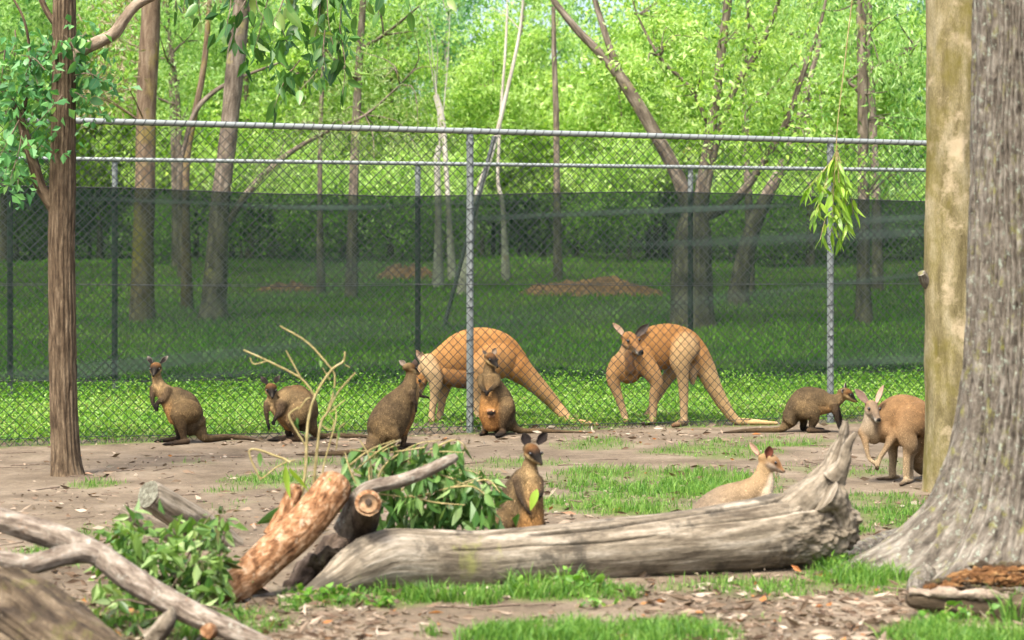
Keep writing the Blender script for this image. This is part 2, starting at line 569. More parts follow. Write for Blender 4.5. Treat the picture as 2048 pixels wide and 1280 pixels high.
lawn = (blades(x, y, hh, 0.012 + 0.0004 * y, 0.9), np.clip(fbm(np.column_stack([x * .8, y * .8, 0 * x]), 2) * 0.7 + rng.random(len(x)) * 0.35, 0, 1))
add('lawn', blade_mesh('lawn', [strip_blades, lawn], m_lawn), label='open green lawn seen through the dark screen behind the fence', cat='lawn', kind='stuff')

# dead leaves, bark flakes and clods
m_litter = leaf_mat('dead_leaf', [(0.0, (0.060, 0.038, 0.024)), (0.3, (0.125, 0.085, 0.054)), (0.6, (0.20, 0.150, 0.105)), (0.85, (0.28, 0.225, 0.165)), (0.955, (0.36, 0.31, 0.245)), (0.97, (0.26, 0.10, 0.03)), (1.0, (0.28, 0.13, 0.04))], 0.1, 0.75, 0.2, False)
def litter(N, y0, y1, l0, l1, dens=None):
    y = 1 / (1 / y1 + rng.random(N) * (1 / y0 - 1 / y1))
    x = (rng.random(N) * 2 - 1) * (1080 / F * y)
    nz = fbm(np.column_stack([x * 1.3, y * 1.3, 0 * x + 31]), 3)
    k = rng.random(N) < np.clip((nz - 0.30) * 3.2, 0.12, 1)
    x, y = x[k], y[k]
    d = rng.normal(size=(len(x), 3)); d[:, 2] *= 0.16
    L = l0 + (l1 - l0) * rng.random(len(x)) ** 2
    return leaf_cloud(np.column_stack([x, y, gz(x, y) + 0.004 + 0.008 * rng.random(len(x))]), d, L, L * (0.16 + 0.26 * rng.random(len(x))), fold=0.3 * (rng.random((len(x), 1)) - 0.3))
ch = [litter(7000, 5.9, 14.9, 0.02, 0.085), litter(5000, 5.9, 14.9, 0.006, 0.02), litter(4200, 5.9, 7.2, 0.015, 0.075), litter(3200, 13.3, 17.8, 0.02, 0.09)]
add('leaf_litter', leaf_mesh_from('leaf_litter', ch, m_litter), label='dry fallen leaves and bark flakes strewn over the earth', cat='leaf litter', kind='stuff')
g = Geo()
for k in range(420):
    yy = 1 / (1 / 14.5 + random.random() * (1 / 6.0 - 1 / 14.5)); xx = random.uniform(-1, 1) * 1060 / F * yy
    zz = float(gz(xx, yy)[0]); aa = random.uniform(0, 6.28); L = random.uniform(0.05, 0.24); r = random.uniform(0.0015, 0.004)
    p0 = np.array([xx, yy, zz + r]); dv = np.array([math.cos(aa), math.sin(aa), 0]) * L
    tube([p0, p0 + dv * .5 + rng.normal(size=3) * [.01, .01, .002], p0 + dv], [r, r, r * .5], 5, 5, geo=g)
m_twig = bark_mat('twig_bark', (0.10, 0.07, 0.05), (0.20, 0.15, 0.11), (0.34, 0.28, 0.22), 60, 30)
add('fallen_twigs', g.mesh('fallen_twigs', [m_twig]), label='thin dry twigs scattered over the enclosure floor', cat='twigs', kind='stuff')
g = Geo()
for k in range(520):
    yy = 1 / (1 / 14.3 + random.random() * (1 / 6.0 - 1 / 14.3)); xx = random.uniform(-1, 1) * 1060 / F * yy
    r = random.uniform(0.003, 0.010)
    th = np.linspace(0, 6.283, 7)[:-1]
    v = np.vstack([[[0, 0, r * .8]], np.column_stack([np.cos(th), np.sin(th), 0 * th + .15]) * r * rng.uniform(.7, 1.2, (6, 1)), [[0, 0, -r * .5]]]) + [xx, yy, float(gz(xx, yy)[0]) + r * .2]
    kk = np.arange(6)
    g.put(v, [np.column_stack([0 * kk, 1 + kk, 1 + (kk + 1) % 6]), np.column_stack([0 * kk + 7, 1 + (kk + 1) % 6, 1 + kk])])
n = NT('clod'); m_clod = n.done(n.bsdf(n.ramp(n.noise(n.geo(), 30), [(0.3, (0.05, 0.035, 0.025)), (0.7, (0.15, 0.105, 0.075))]), 0.95))
add('clods', g.mesh('clods', [m_clod]), label='small dark clods and droppings lying on the bare earth', cat='clods', kind='stuff')

# ================================================================== FENCES
def metal(name, c1, c2, rough, met, scale=30):
    n = NT(name)
    nz = n.noise(n.objc(), scale, 4, 0.6)
    n2 = n.noise(n.objc(), 3.0, 4, 0.6)
    c = n.mix(0.5, n.ramp(nz, [(0.35, c1), (0.65, c2)]), n.ramp(n2, [(0.3, c1), (0.7, c2)]))
    return n.done(n.bsdf(c, rough, None, 0.4, met))
m_galv = metal('galvanised_steel', (0.165, 0.188, 0.182), (0.205, 0.228, 0.22), 0.55, 0.15)
m_wire = metal('dark_wire', (0.012, 0.015, 0.017), (0.024, 0.029, 0.031), 0.5, 0.0)
m_wire2 = metal('back_wire', (0.016, 0.020, 0.019), (0.032, 0.036, 0.033), 0.5, 0.0)

def chain_mesh(name, P0, P1, z0, z1, r, mat):
    """interlocking zigzag wires between two ground points"""
    a = 0.035
    Lh = math.dist(P0, P1)
    t = np.array([(P1[0] - P0[0]) / Lh, (P1[1] - P0[1]) / Lh, 0]); nrm = np.array([t[1], -t[0], 0])
    nw = int(Lh / a); nk = int((z1 - z0) / a) + 1
    k = np.arange(nk)
    V, Q = [], []
    ang = np.array([0.5, 2.594, 4.689])
    base = 0
    for wi in range(nw):
        odd = (k + wi) % 2
        jit = (vnoise(np.column_stack([k * 0.13, 0 * k + wi * 0.11, 0 * k])) - 0.5) * 0.012
        xl = (wi + odd) * a + jit
        dep = np.where(odd == 0, 0.0022, -0.0022) + (vnoise(np.column_stack([k * 0.06, 0 * k + wi * 0.05, 0 * k + 4])) - .5) * 0.02
        c = np.array([*P0, 0])[None] + t[None] * xl[:, None] + nrm[None] * dep[:, None]
        c[:, 2] = z0 + k * a
        # ring in the plane of (t, nrm): good enough for a thin zigzag wire
        ring = np.cos(ang)[None, :, None] * t * r * 1.25 + np.sin(ang)[None, :, None] * nrm * r
        V.append((c[:, None, :] + ring).reshape(-1, 3))
        i, j = np.meshgrid(np.arange(nk - 1), np.arange(3), indexing='ij')
        p = (base + i * 3 + j).ravel(); p2 = (base + i * 3 + (j + 1) % 3).ravel()
        Q.append(np.column_stack([p, p2, p2 + 3, p + 3]))
        base += nk * 3
    return mesh_np(name, np.vstack(V), np.vstack(Q), [mat], smooth=True)

def fence(name, label, P0, P1, posts, rail_z, rail_r, post_r, zbot, ties_z, m_w, wire_r, gap=0.008):
    root = thing(name, (P0[0], P0[1], 0), label, 'fence')
    Lh = math.dist(P0, P1)
    t = np.array([(P1[0] - P0[0]) / Lh, (P1[1] - P0[1]) / Lh, 0]); nrm = np.array([t[1], -t[0], 0])   # nrm points to the camera
    A = np.array([*P0, rail_z]); B = np.array([*P1, rail_z])
    back = -nrm * (post_r + gap)
    add('top_rail', tube([A + back * .6, B + back * .6], rail_r, 14, 2).mesh('top_rail', [m_galv]), root)
    mo = add('wire_mesh', chain_mesh('wire_mesh', P0, P1, zbot, rail_z - 0.012, wire_r, m_w), root, kind='stuff')
    # lashing wire: a helix round the rail
    th = np.arange(0, Lh / 0.07, 1 / 10.0) * 2 * np.pi
    hc = A + back * .6 + t * (th / (2 * np.pi) * 0.07)[:, None] + (nrm * np.cos(th)[:, None] + np.array([0, 0, 1]) * np.sin(th)[:, None]) * (rail_r + wire_r)
    hc = hc[hc[:, 0] < B[0]]
    add('lashing_wire', tube(hc, wire_r * .75, 4, len(hc), cap=False).mesh('lashing_wire', [m_w]), root)
    g = Geo()
    for z in ties_z:
        pts = [np.array([*P0, z]) + t * s + np.array([0, 0, 0.006 * math.sin(s * 2.1)]) + nrm * 0.004 for s in np.linspace(0, Lh, 40)]
        tube(pts, wire_r * 0.9, 5, 60, geo=g)
    add('tension_wire', g.mesh('tension_wire', [m_w]), root, kind='stuff')
    for s in posts:
        b = np.array([*P0, 0]) + t * s + back
        p = add('post', tube([b - [0, 0, .1], b + [0, 0, rail_z - rail_r * 0.6]], post_r, 18, 2).mesh('post', [m_galv]), root)
        g = Geo()
        tube([b + [0, 0, rail_z - 0.10], b + [0, 0, rail_z - 0.078]], post_r + 0.005, 18, 2, geo=g)          # clamp band
        tube([b + [0, 0, rail_z - 0.078], b + [0, 0, rail_z - 0.02], b + [0, 0, rail_z + rail_r * .9]], [post_r * 1.02, post_r * .8, post_r * .55], 14, 6, geo=g)
        tube([b - t * 0.045 + [0, 0, rail_z] - back * .4, b + t * 0.045 + [0, 0, rail_z] - back * .4], rail_r + 0.003, 14, 2, geo=g)
        c = add('clamp', g.mesh('clamp', [m_galv]), p)
        c.matrix_parent_inverse = Matrix()
        bo = add('bolt', tube([b + nrm * (post_r * .8) + [0, 0, rail_z - .045], b + nrm * (post_r + .012) + [0, 0, rail_z - .045]], .009, 8, 2).mesh('bolt', [m_galv]), p)
        bo.matrix_parent_inverse = Matrix()
        g = Geo()
        for z in np.arange(0.2, rail_z - 0.15, 0.24):
            th = np.linspace(0.2, 2.94, 9)
            pts = b + t * (np.cos(th) * (post_r + wire_r))[:, None] + nrm * (np.sin(th) * (post_r + wire_r))[:, None] + np.array([0, 0, z]) + np.array([0, 0, 1]) * (0.006 * np.cos(th))[:, None]
            tube(pts, wire_r * 1.1, 5, 12, geo=g)
        ti = add('wire_ties', g.mesh('wire_ties', [m_w]), p, kind='stuff')
        ti.matrix_parent_inverse = Matrix()
    return root, t, nrm

def on_line(px, A, S):                   # where the sight line of a column crosses a fence line in plan
    k = (px - 1024) / F
    Y = (A[1] - S * A[0]) / (1 - S * k)
    return k * Y, Y
f0, f1 = on_line(-90, FA, FS), on_line(2160, FA, FS)
def along(px, A, S, p0): return math.dist(on_line(px, A, S), p0)
fence('chain_link_fence', 'tall chain link fence with grey pipe rail in front of the red kangaroos', f0, f1, [along(p, FA, FS, f0) for p in (127, 943, 1665)],
      2.205, 0.0215, 0.026, 0.0, (0.045, 1.08), m_wire, 0.0029)
b0, b1 = on_line(-110, BA, BS), on_line(2190, BA, BS)
broot, bt, bn = fence('chain_link_fence', 'further chain link fence backed with dark green shade cloth', b0, b1, [along(p, BA, BS, b0) for p in (20, 230, 838, 1385, 1990)],
      2.205, 0.0185, 0.026, 0.02, (1.07,), m_wire2, 0.0025, gap=.035)

# shade cloth: a woven sheet between the wire and the posts
Lb = math.dist(b0, b1)
S_, Z_ = np.meshgrid(np.linspace(0, Lb, 460), np.linspace(0, 1, 110))
s_, z_ = S_.ravel(), Z_.ravel()
top = 1.925 + 0.03 * np.sin(s_ * 1.1 + .5) + 0.02 * (fbm(np.column_stack([s_ * 1.7, 0 * s_, 0 * s_]), 3) - .5)
bot = 0.165 + 0.035 * np.sin(s_ * 0.7 + 1.0) + 0.03 * (fbm(np.column_stack([s_ * 2.1, 0 * s_ + 7, 0 * s_]), 3) - .5)
zz = bot + (top - bot) * z_
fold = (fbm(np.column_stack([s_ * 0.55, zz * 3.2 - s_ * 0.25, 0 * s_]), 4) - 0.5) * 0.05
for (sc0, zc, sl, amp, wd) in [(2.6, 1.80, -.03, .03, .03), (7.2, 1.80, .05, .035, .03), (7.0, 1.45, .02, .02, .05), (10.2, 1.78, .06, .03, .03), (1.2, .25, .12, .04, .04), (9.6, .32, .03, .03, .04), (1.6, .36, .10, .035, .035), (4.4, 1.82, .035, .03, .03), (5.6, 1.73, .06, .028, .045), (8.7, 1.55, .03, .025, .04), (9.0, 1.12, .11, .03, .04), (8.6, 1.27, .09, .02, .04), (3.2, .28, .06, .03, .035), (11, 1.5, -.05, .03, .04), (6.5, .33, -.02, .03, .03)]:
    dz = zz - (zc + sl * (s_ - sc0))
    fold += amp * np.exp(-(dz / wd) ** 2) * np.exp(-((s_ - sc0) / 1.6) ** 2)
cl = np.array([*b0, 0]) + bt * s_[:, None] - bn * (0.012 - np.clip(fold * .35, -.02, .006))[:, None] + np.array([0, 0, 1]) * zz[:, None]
# the slack gives shallow folds; their light streaks are put into the cloth colour
i, j = np.meshgrid(np.arange(109), np.arange(459), indexing='ij')
a = (i * 460 + j).ravel()
n = NT('shade_cloth')
uv = n.uv()
weave = n.noise(n.scale(uv, (3, 240, 1)), 1.0, 2, 0.5)
wide = n.noise(n.scale(uv, (0.5, 3.0, 1)), 1.0, 5, 0.65)
cc = n.mix(n.ramp(n.attr('slack'), [(0.15, 0.0), (0.9, 1.0)]), n.ramp(weave, [(0.3, (0.006, 0.012, 0.0095)), (0.7, (0.013, 0.023, 0.019))]), (0.050, 0.072, 0.060))  # fold sheen put into the colour as a paler, dusty cloth tone
d = n.node('ShaderNodeBsdfDiffuse', {'Color': cc}).outputs[0]
tl = n.node('ShaderNodeBsdfTranslucent', {'Color': (0.03, 0.05, 0.035)}).outputs[0]
d = n.node('ShaderNodeMixShader', {0: 0.25, 1: d, 2: tl}).outputs[0]
tr = n.node('ShaderNodeBsdfTransparent', {'Color': (0.80, 1.0, 0.80)}).outputs[0]
op = n.math('ADD', n.ramp(weave, [(0.3, 0.70), (0.7, 0.80)]), n.math('MULTIPLY', n.math('SUBTRACT', wide, 0.5), 0.35))
op = n.math('ADD', op, n.math('MULTIPLY', n.attr('slack'), 0.16))
hz = n.node('ShaderNodeSeparateXYZ', {0: uv}).outputs[1]
op = n.math('ADD', op, n.math('MULTIPLY', n.math('SUBTRACT', hz, 0.9), 0.05))
m_cloth = n.done(n.node('ShaderNodeMixShader', {0: op, 1: tr, 2: d}).outputs[0])
me = mesh_np('shade_cloth', cl, np.column_stack([a, a + 1, a + 461, a + 460]), [m_cloth], uv=np.column_stack([s_, zz]), attrs={'slack': (np.clip(fold / 0.03, -.5, 1), 'FLOAT')})
add('shade_cloth', me, label='dark green see-through shade cloth screen tied along the further fence', cat='shade cloth')
# its hemmed edges
hem = add('hem', tube(cl.reshape(110, 460, 3)[-1][::4], 0.006, 6, 200).mesh('hem', [m_wire2]), bpy.data.objects['shade_cloth'])
hem2 = add('hem', tube(cl.reshape(110, 460, 3)[0][::4], 0.006, 6, 200).mesh('hem', [m_wire2]), bpy.data.objects['shade_cloth'])

def GR(px, py):                          # where the sight line of a pixel meets the ground, slope included
    Y = np.linspace(5.5, 75, 1400)
    f = H - (py - HZ) / F * Y - gz((px - 1024) / F * Y, Y)
    k = np.nonzero(f <= 0)[0]
    Yk = Y[k[0]] if len(k) else 75.0
    return (px - 1024) / F * Yk, Yk, float(gz((px - 1024) / F * Yk, Yk)[0])

# leaning steel pole behind the screen
_x, _Y, _z = GR(888, 655)
g = tube([P(884, 668, _Y), P(988, 276, _Y)], 0.032, 14, 2)
tube([P(986, 285, _Y), P(989, 272, _Y)], 0.039, 14, 2, geo=g)
add('leaning_pole', g.mesh('leaning_pole', [metal('pole_steel', (0.05, 0.055, 0.055), (0.1, 0.11, 0.11), 0.6, 0.2)]), label='dark steel pole leaning behind the shade cloth', cat='pole')

# ================================================================== TREES BEHIND THE FENCES
m_barkb = bark_mat('grey_brown_bark', (0.055, 0.044, 0.034), (0.135, 0.108, 0.083), (0.245, 0.205, 0.165), 14, 3, blotch=(0.25, 0.22, 0.10), blotch_amt=0.6, blotch_scale=3, k=1.05)
m_barky = bark_mat('yellow_mossy_bark', (0.09, 0.06, 0.04), (0.17, 0.12, 0.08), (0.26, 0.2, 0.14), 14, 3, moss=(0.24, 0.19, 0.045), moss_amt=0.50, blotch_scale=1.5)
m_barkw = bark_mat('pale_gum_bark', (0.34, 0.29, 0.24), (0.52, 0.47, 0.41), (0.66, 0.62, 0.56), 6, 1.2, blotch=(0.28, 0.2, 0.14), blotch_amt=0.62, blotch_scale=2, bump=0.2)
GUM = [(0.0, (0.030, 0.085, 0.022)), (0.25, (0.115, 0.235, 0.055)), (0.5, (0.265, 0.395, 0.115)), (0.75, (0.44, 0.53, 0.24)), (0.97, (0.60, 0.66, 0.42)), (1.0, (0.26, 0.14, 0.05))]
YGR = [(0.0, (0.050, 0.120, 0.022)), (0.3, (0.205, 0.325, 0.055)), (0.6, (0.400, 0.490, 0.135)), (0.95, (0.64, 0.67, 0.38)), (1.0, (0.30, 0.16, 0.05))]
BLG = [(0.0, (0.030, 0.100, 0.050)), (0.35, (0.125, 0.290, 0.130)), (0.75, (0.300, 0.450, 0.240)), (1.0, (0.54, 0.62, 0.44))]
OLV = [(0.0, (0.070, 0.105, 0.034)), (0.4, (0.165, 0.210, 0.065)), (0.8, (0.29, 0.32, 0.13)), (1.0, (0.36, 0.28, 0.15))]
m_gum = leaf_mat('gum_leaf', GUM, 0.48)
m_ygr = leaf_mat('yellow_green_leaf', YGR, 0.5)
m_ygr2 = leaf_mat('pale_shrub_leaf', [(0.0, (0.10, 0.19, 0.04)), (0.35, (0.32, 0.44, 0.11)), (0.75, (0.54, 0.60, 0.26)), (1.0, (0.68, 0.70, 0.46))], 0.5)
m_blg = leaf_mat('blue_green_leaf', BLG, 0.4)
m_olv = leaf_mat('olive_leaf', OLV, 0.35)
m_dry = leaf_mat('dry_leaf', [(0, (0.16, 0.11, 0.07)), (0.6, (0.30, 0.22, 0.14)), (1, (0.42, 0.34, 0.22))], 0.25)

def blob_leaves(centers, per, spread, L, W, hang=0.6, jitter=1.0):
    """leaves gathered in clumps round the given centres"""
    centers = np.asarray(centers, float)
    n = len(centers)
    c = np.repeat(centers, per, 0)
    sp = np.repeat(spread * (0.6 + 0.8 * rng.random(n)), per)[:, None]
    p = c + rng.normal(size=c.shape) * sp * [1, 1, 0.75]
    d = rng.normal(size=c.shape) * 0.7
    d[:, 2] -= hang
    tone = np.repeat(rng.random(n), per) * 0.5 + rng.random(len(c)) * 0.5
    sz = (0.6 + 0.8 * rng.random(len(c)))
    return leaf_cloud(p, d, L * sz, W * sz, tone)

def limb_geo(g, base, r0, n_limbs, h0, h1, spread, up=0.7, seed=0):
    rr = random.Random(seed)
    ends = []
    for k in range(n_limbs):
        z = h0 + (h1 - h0) * (k + rr.random()) / n_limbs
        a = rr.uniform(0, 6.28)
        L = spread * rr.uniform(0.6, 1.1)
        b = np.array(base(z))
        e = b + np.array([math.cos(a) * L, math.sin(a) * L, L * up * rr.uniform(.5, 1.3)])
        mid = (b + e) / 2 + rng.normal(size=3) * L * .1
        q = r0 * (1 - z / (h1 * 1.25)) * 0.55 + 0.008
        tube([b, mid, e], [q, q * .7, q * .3], 6, 7, geo=g)
        ends.append(e)
        for s in range(2):
            e2 = mid + rng.normal(size=3) * L * .3 + [0, 0, L * .25]
            tube([mid, (mid + e2) / 2 + rng.normal(size=3) * .05, e2], [q * .5, q * .3, q * .12], 5, 5, geo=g)
            ends.append(e2)
    return ends

def tree_template(seed, hgt, crown_r, z0, nclump, per, bark, leafm, L, W, r0, spread=0.25, lean=0.3):
    r = random.Random(seed)
    lx, ly = r.uniform(-lean, lean), r.uniform(-lean, lean)
    wob = [r.uniform(-.12, .12) for _ in range(6)]
    path = np.array([[lx * t * t * hgt * .25 + wob[k % 6] * t, ly * t * t * hgt * .25 + wob[(k + 3) % 6] * t, -0.15 + hgt * t] for k, t in enumerate(np.linspace(0, 1, 7))])
    def base(z):
        t = np.clip((z + .15) / hgt, 0, 1)
        return np.array([np.interp(t, np.linspace(0, 1, 7), path[:, i]) for i in range(3)])
    g = tube(path, np.linspace(1, .25, 7) * r0 * np.array([1.25, 1, 1, 1, 1, 1, 1]), 9, 22)
    ends = limb_geo(g, base, r0, 9, z0, hgt * .95, crown_r * .75, seed=seed)
    cs = []
    while len(cs) < nclump:
        a = rng.normal(size=3); a /= np.linalg.norm(a)
        q = a * rng.random() ** (1 / 2.2)
        zc = (z0 + hgt * 1.05) / 2; hz = (hgt * 1.05 - z0) / 2
        b = base(np.clip(zc + q[2] * hz, 0, hgt))
        cs.append([b[0] + q[0] * crown_r, b[1] + q[1] * crown_r, zc + q[2] * hz])
    for e in ends: cs.append(e)
    tm = g.mesh('trunk', [bark])
    cm = leaf_mesh_from('crown', [blob_leaves(cs, per, spread, L, W)], leafm)
    return tm, cm

TPL = [tree_template(1, 9.0, 1.8, 1.7, 95, 95, m_barkb, m_gum, 0.165, 0.05, 0.11),
       tree_template(2, 8.0, 1.6, 1.2, 95, 95, m_barkb, m_ygr, 0.155, 0.056, 0.085),
       tree_template(3, 10.5, 1.9, 2.0, 95, 95, m_barkw, m_blg, 0.165, 0.05, 0.12),
       tree_template(4, 6.5, 1.6, 0.9, 90, 95, m_barkb, m_ygr, 0.145, 0.06, 0.07)]
SHR = [tree_template(5, 2.3, 0.9, 0.25, 70, 55, m_barkb, m_ygr, 0.11, 0.055, 0.025, 0.22),
       tree_template(6, 1.9, 0.8, 0.2, 70, 55, m_barkb, m_ygr2, 0.10, 0.045, 0.02, 0.2)]
TPL.append(tree_template(8, 9.5, 1.6, 3.6, 110, 50, m_barkb, m_gum, 0.12, 0.036, 0.10))
TLAB = [('gum_tree', 'tall thin grey-brown gum tree with mid green crown far behind the fences'),
        ('gum_tree', 'slim brown-stemmed gum with yellow-green crown far behind the fences'),
        ('gum_tree', 'tall white-trunked gum with blue-green crown far behind the fences'),
        ('young_tree', 'bushy young brown-stemmed tree with yellow-green crown far behind the fences'),
        ('gum_tree', 'bare-stemmed high-crowned gum standing on the lawn behind the fences')]
SLAB = [('shrub', 'yellow-green leafy shrub on the lawn far behind the shade cloth'), ('shrub', 'pale green small-leaved shrub on the lawn far behind the shade cloth')]

def place_tree(k, tpl, labs, X, Y, sc_, rot, group):
    nm, lab = labs[k]
    z = float(gz(X, Y)[0])
    e = thing(nm, (X, Y, z), lab, 'tree' if 'tree' in nm else 'shrub', group)
    e.rotation_euler = (0, 0, rot); e.scale = (sc_, sc_, sc_)
    for pn, me in (('trunk' if 'tree' in nm else 'stem', tpl[k][0]), ('crown' if 'tree' in nm else 'foliage', tpl[k][1])):
        o = bpy.data.objects.new(pn, me); col.objects.link(o); o.parent = e
R_ = random.Random(21)
spots = []
tries = 0
while len(spots) < 62 and tries < 6000:
    tries += 1
    Y = R_.uniform(52, 66) if len(spots) >= 8 else R_.uniform(36, 48)
    X = R_.uniform(-1.22, 1.22) * 1024 / F * Y
    px = 1024 + X / Y * F
    if Y < 50 and (820 < px < 1320): continue          # the opening in the middle
    if any((X - a) ** 2 + (Y - b) ** 2 < (1.5 + (Y - 28) * 0.02) ** 2 for a, b in spots): continue
    spots.append((X, Y))
for q, (X, Y) in enumerate(spots):
    k = R_.choice([0, 1, 1, 2, 3, 3])
    if Y < 50: k = 4
    place_tree(k, TPL, TLAB, X, Y, R_.uniform(.8, 1.15), R_.uniform(0, 6.28), 'gum trees far behind the fences')
sp2 = []
tries = 0
while len(sp2) < 44 and tries < 4000:
    tries += 1
    Y = R_.uniform(47, 60); X = R_.uniform(-1.2, 1.2) * 1024 / F * Y
    if any((X - a) ** 2 + (Y - b) ** 2 < 1.0 for a, b in sp2): continue
    sp2.append((X, Y))
    place_tree(R_.randrange(2), SHR, SLAB, X, Y, R_.uniform(1.0, 2.2) * (.75 + .25 * (Y - 47) / 13), R_.uniform(0, 6.28), 'shrubs beyond the lawn')

# the wood beyond reads as one mass of leaves
N = 2600
X = rng.uniform(-30, 30, N); Y = rng.uniform(66, 82, N)
zt = 6.5 + 11 * fbm(np.column_stack([X * .16, 0 * X, 0 * X]), 3)
Z = gz(X, Y) + rng.random(N) ** 0.9 * zt
far = blob_leaves(np.column_stack([X, Y, Z]), 26, 0.62, 0.26, 0.11, 0.4)
add('far_wood', leaf_mesh_from('far_wood', [far], m_gum), label='distant mass of sunlit woodland foliage closing the background', cat='woodland', kind='stuff')
N = 900
X = rng.uniform(-30, 30, N); Y = rng.uniform(60, 80, N)
far = blob_leaves(np.column_stack([X, Y, gz(X, Y) + rng.random(N) * 2.6]), 26, 0.5, 0.24, 0.12, 0.2)
add('far_undergrowth', leaf_mesh_from('far_undergrowth', [far], m_ygr), label='low yellow-green undergrowth at the far edge of the lawn', cat='undergrowth', kind='stuff')

# ---- the trees whose trunks stand out, traced from the photograph
def px_path(pts, Y):
    s = F / Y
    return np.array([P(p[0], p[1], Y + (p[3] if len(p) > 3 else 0)) for p in pts]), np.array([p[2] / 2 / s for p in pts])

def bark_disp(freq=60, amp=0.1, along=4, seed=0):
    def f(ct, st, L, pos, r):
        q = np.column_stack([ct * r * freq + seed, st * r * freq, L * along])
        n1 = fbm(q, 3)
        n2 = fbm(np.column_stack([ct * r * freq * .3, st * r * freq * .3, L * along * .5 + seed]), 2)
        return r * amp * ((np.abs(n1 - .5) * -2 + .4) + (n2 - .5) * 1.2)
    return f

def traced_tree(name, label, Yd, stems, bark, clumps, leafm, L, W, per, spread, group=None, hang=.6, seg=10, twigs=True):
    x0, y0 = stems[0][0][0], stems[0][0][1]
    base = P(x0, y0, Yd)
    root = thing(name, base, label, 'tree', group)
    first = True
    for st in stems:
        pa, ra = px_path(st, Yd)
        add('trunk' if first else 'limb', tube(pa, ra, seg, max(16, len(pa) * 7), disp=bark_disp(30, .12, 2)).mesh('trunk', [bark]), root)
        first = False
    if clumps:
        cs = []
        for (px, py, rx, ry, cnt) in clumps:
            for _ in range(cnt):
                yy = Yd + rng.normal() * 0.7
                cs.append(P(px + rng.normal() * rx * .5, py + rng.normal() * ry * .5, yy))
        add('crown', leaf_mesh_from('crown', [blob_leaves(cs, per, spread, L, W, hang)], leafm), root)
        if twigs:
            g = Geo()
            allp = np.vstack([px_path(st, Yd)[0] for st in stems])
            for c in cs[::3]:
                kk = np.argmin(((allp - c) ** 2).sum(1)); b = allp[kk]
                mid = (b + c) / 2 + rng.normal(size=3) * .12 + [0, 0, .1]
                tube([b, mid, c], [.014, .009, .004], 5, 7, geo=g)
            add('twigs', g.mesh('twigs', [bark]), root, kind='stuff')
    return root

YT1 = GR(292, 645)[1]
traced_tree('gum_tree', 'straight brown gum trunk streaked with yellow moss behind the fence', YT1,
    [[(283, 665, 62), (285, 600, 48), (287, 480, 42), (290, 380, 40), (292, 250, 39), (297, 120, 38), (303, 0, 37), (306, -160, 34), (308, -420, 26)],
     [(303, -60, 16), (250, -140, 12), (180, -200, 8)], [(304, -100, 16), (370, -190, 12), (450, -260, 8)]],
    m_barky, [(200, 170, 80, 60, 14), (330, -60, 160, 60, 20), (230, 60, 60, 50, 8)], m_dry, 0.10, 0.03, 45, .2)
YT2 = GR(430, 640)[1]
traced_tree('gum_tree', 'brown gum trunk leaning right as it rises behind the left fence bay', YT2,
    [[(424, 655, 70), (428, 600, 52), (436, 480, 42), (441, 400, 38), (452, 310, 36), (464, 200, 36), (476, 80, 35), (485, 0, 33), (496, -180, 28), (500, -420, 20)],
     [(360, 330, 9), (385, 235, 10), (420, 190, 9), (470, 160, 7), (560, 125, 4)],
     [(440, 470, 16), (500, 380, 14), (560, 320, 11), (640, 270, 8), (730, 230, 5), (800, 170, 3)]],
    m_barkb, [(780, 170, 90, 120, 26), (660, 280, 90, 70, 20), (560, 330, 60, 40, 10), (520, -40, 200, 60, 24), (820, 300, 50, 60, 8)], m_olv, 0.085, 0.02, 50, .20)
YT3 = GR(1385, 655)[1]
traced_tree('gum_tree', 'spreading multi-stemmed tree fanning out behind the centre right of the fence', YT3,
    [[(1384, 668, 105), (1384, 620, 86), (1384, 540, 80), (1386, 470, 72), (1388, 430, 50), (1385, 400, 30)],
     [(1386, 450, 34), (1368, 385, 30), (1345, 330, 28), (1300, 250, 26), (1248, 165, 24), (1205, 112, 18), (1150, 55, 15), (1100, -10, 11), (1060, -80, 7)],
     [(1246, 165, 16), (1225, 110, 14), (1205, 50, 12), (1188, -10, 10), (1175, -90, 6)],
     [(1392, 450, 30), (1402, 380, 24), (1412, 320, 22), (1430, 210, 20), (1443, 100, 18), (1456, 0, 16), (1462, -110, 11)],
     [(1400, 440, 26), (1420, 340, 16), (1445, 245, 14), (1475, 165, 13), (1520, 95, 11), (1555, 10, 8), (1580, -70, 5)],
     [(1398, 440, 24), (1470, 400, 18), (1530, 320, 15), (1570, 250, 12), (1605, 150, 10), (1640, 50, 7), (1660, -40, 4)],
     [(1428, 300, 9), (1390, 190, 8), (1320, 115, 7), (1275, 30, 4), (1262, -20, 3)]],
    m_barkb, [(1330, 120, 90, 90, 26), (1430, 160, 90, 90, 24), (1540, 70, 90, 60, 22), (1580, 220, 90, 80, 20), (1640, 330, 90, 50, 16), (1350, 20, 140, 50, 18), (1500, 300, 80, 60, 14), (1450, -60, 260, 60, 24)],
    m_ygr, 0.095, 0.045, 42, .2)
YT5 = GR(1728, 650)[1]
traced_tree('gum_tree', 'slender brown gum behind the right end of the fence', YT5,
    [[(1728, 668, 40), (1727, 560, 28), (1727, 400, 23), (1726, 240, 22), (1724, 100, 20), (1722, 0, 19), (1720, -180, 15), (1716, -380, 9)],
     [(1724, 190, 9), (1710, 175, 8), (1700, 160, 6), (1760, 130, 5), (1830, 95, 4)]],
    m_barkb, [(1800, 120, 70, 130, 34), (1830, 260, 50, 90, 16), (1700, -40, 160, 60, 22), (1650, 60, 60, 60, 10), (1790, 330, 60, 50, 10)], m_gum, 0.105, 0.03, 45, .22, hang=1.1)
YT6 = GR(1478, 610)[1]
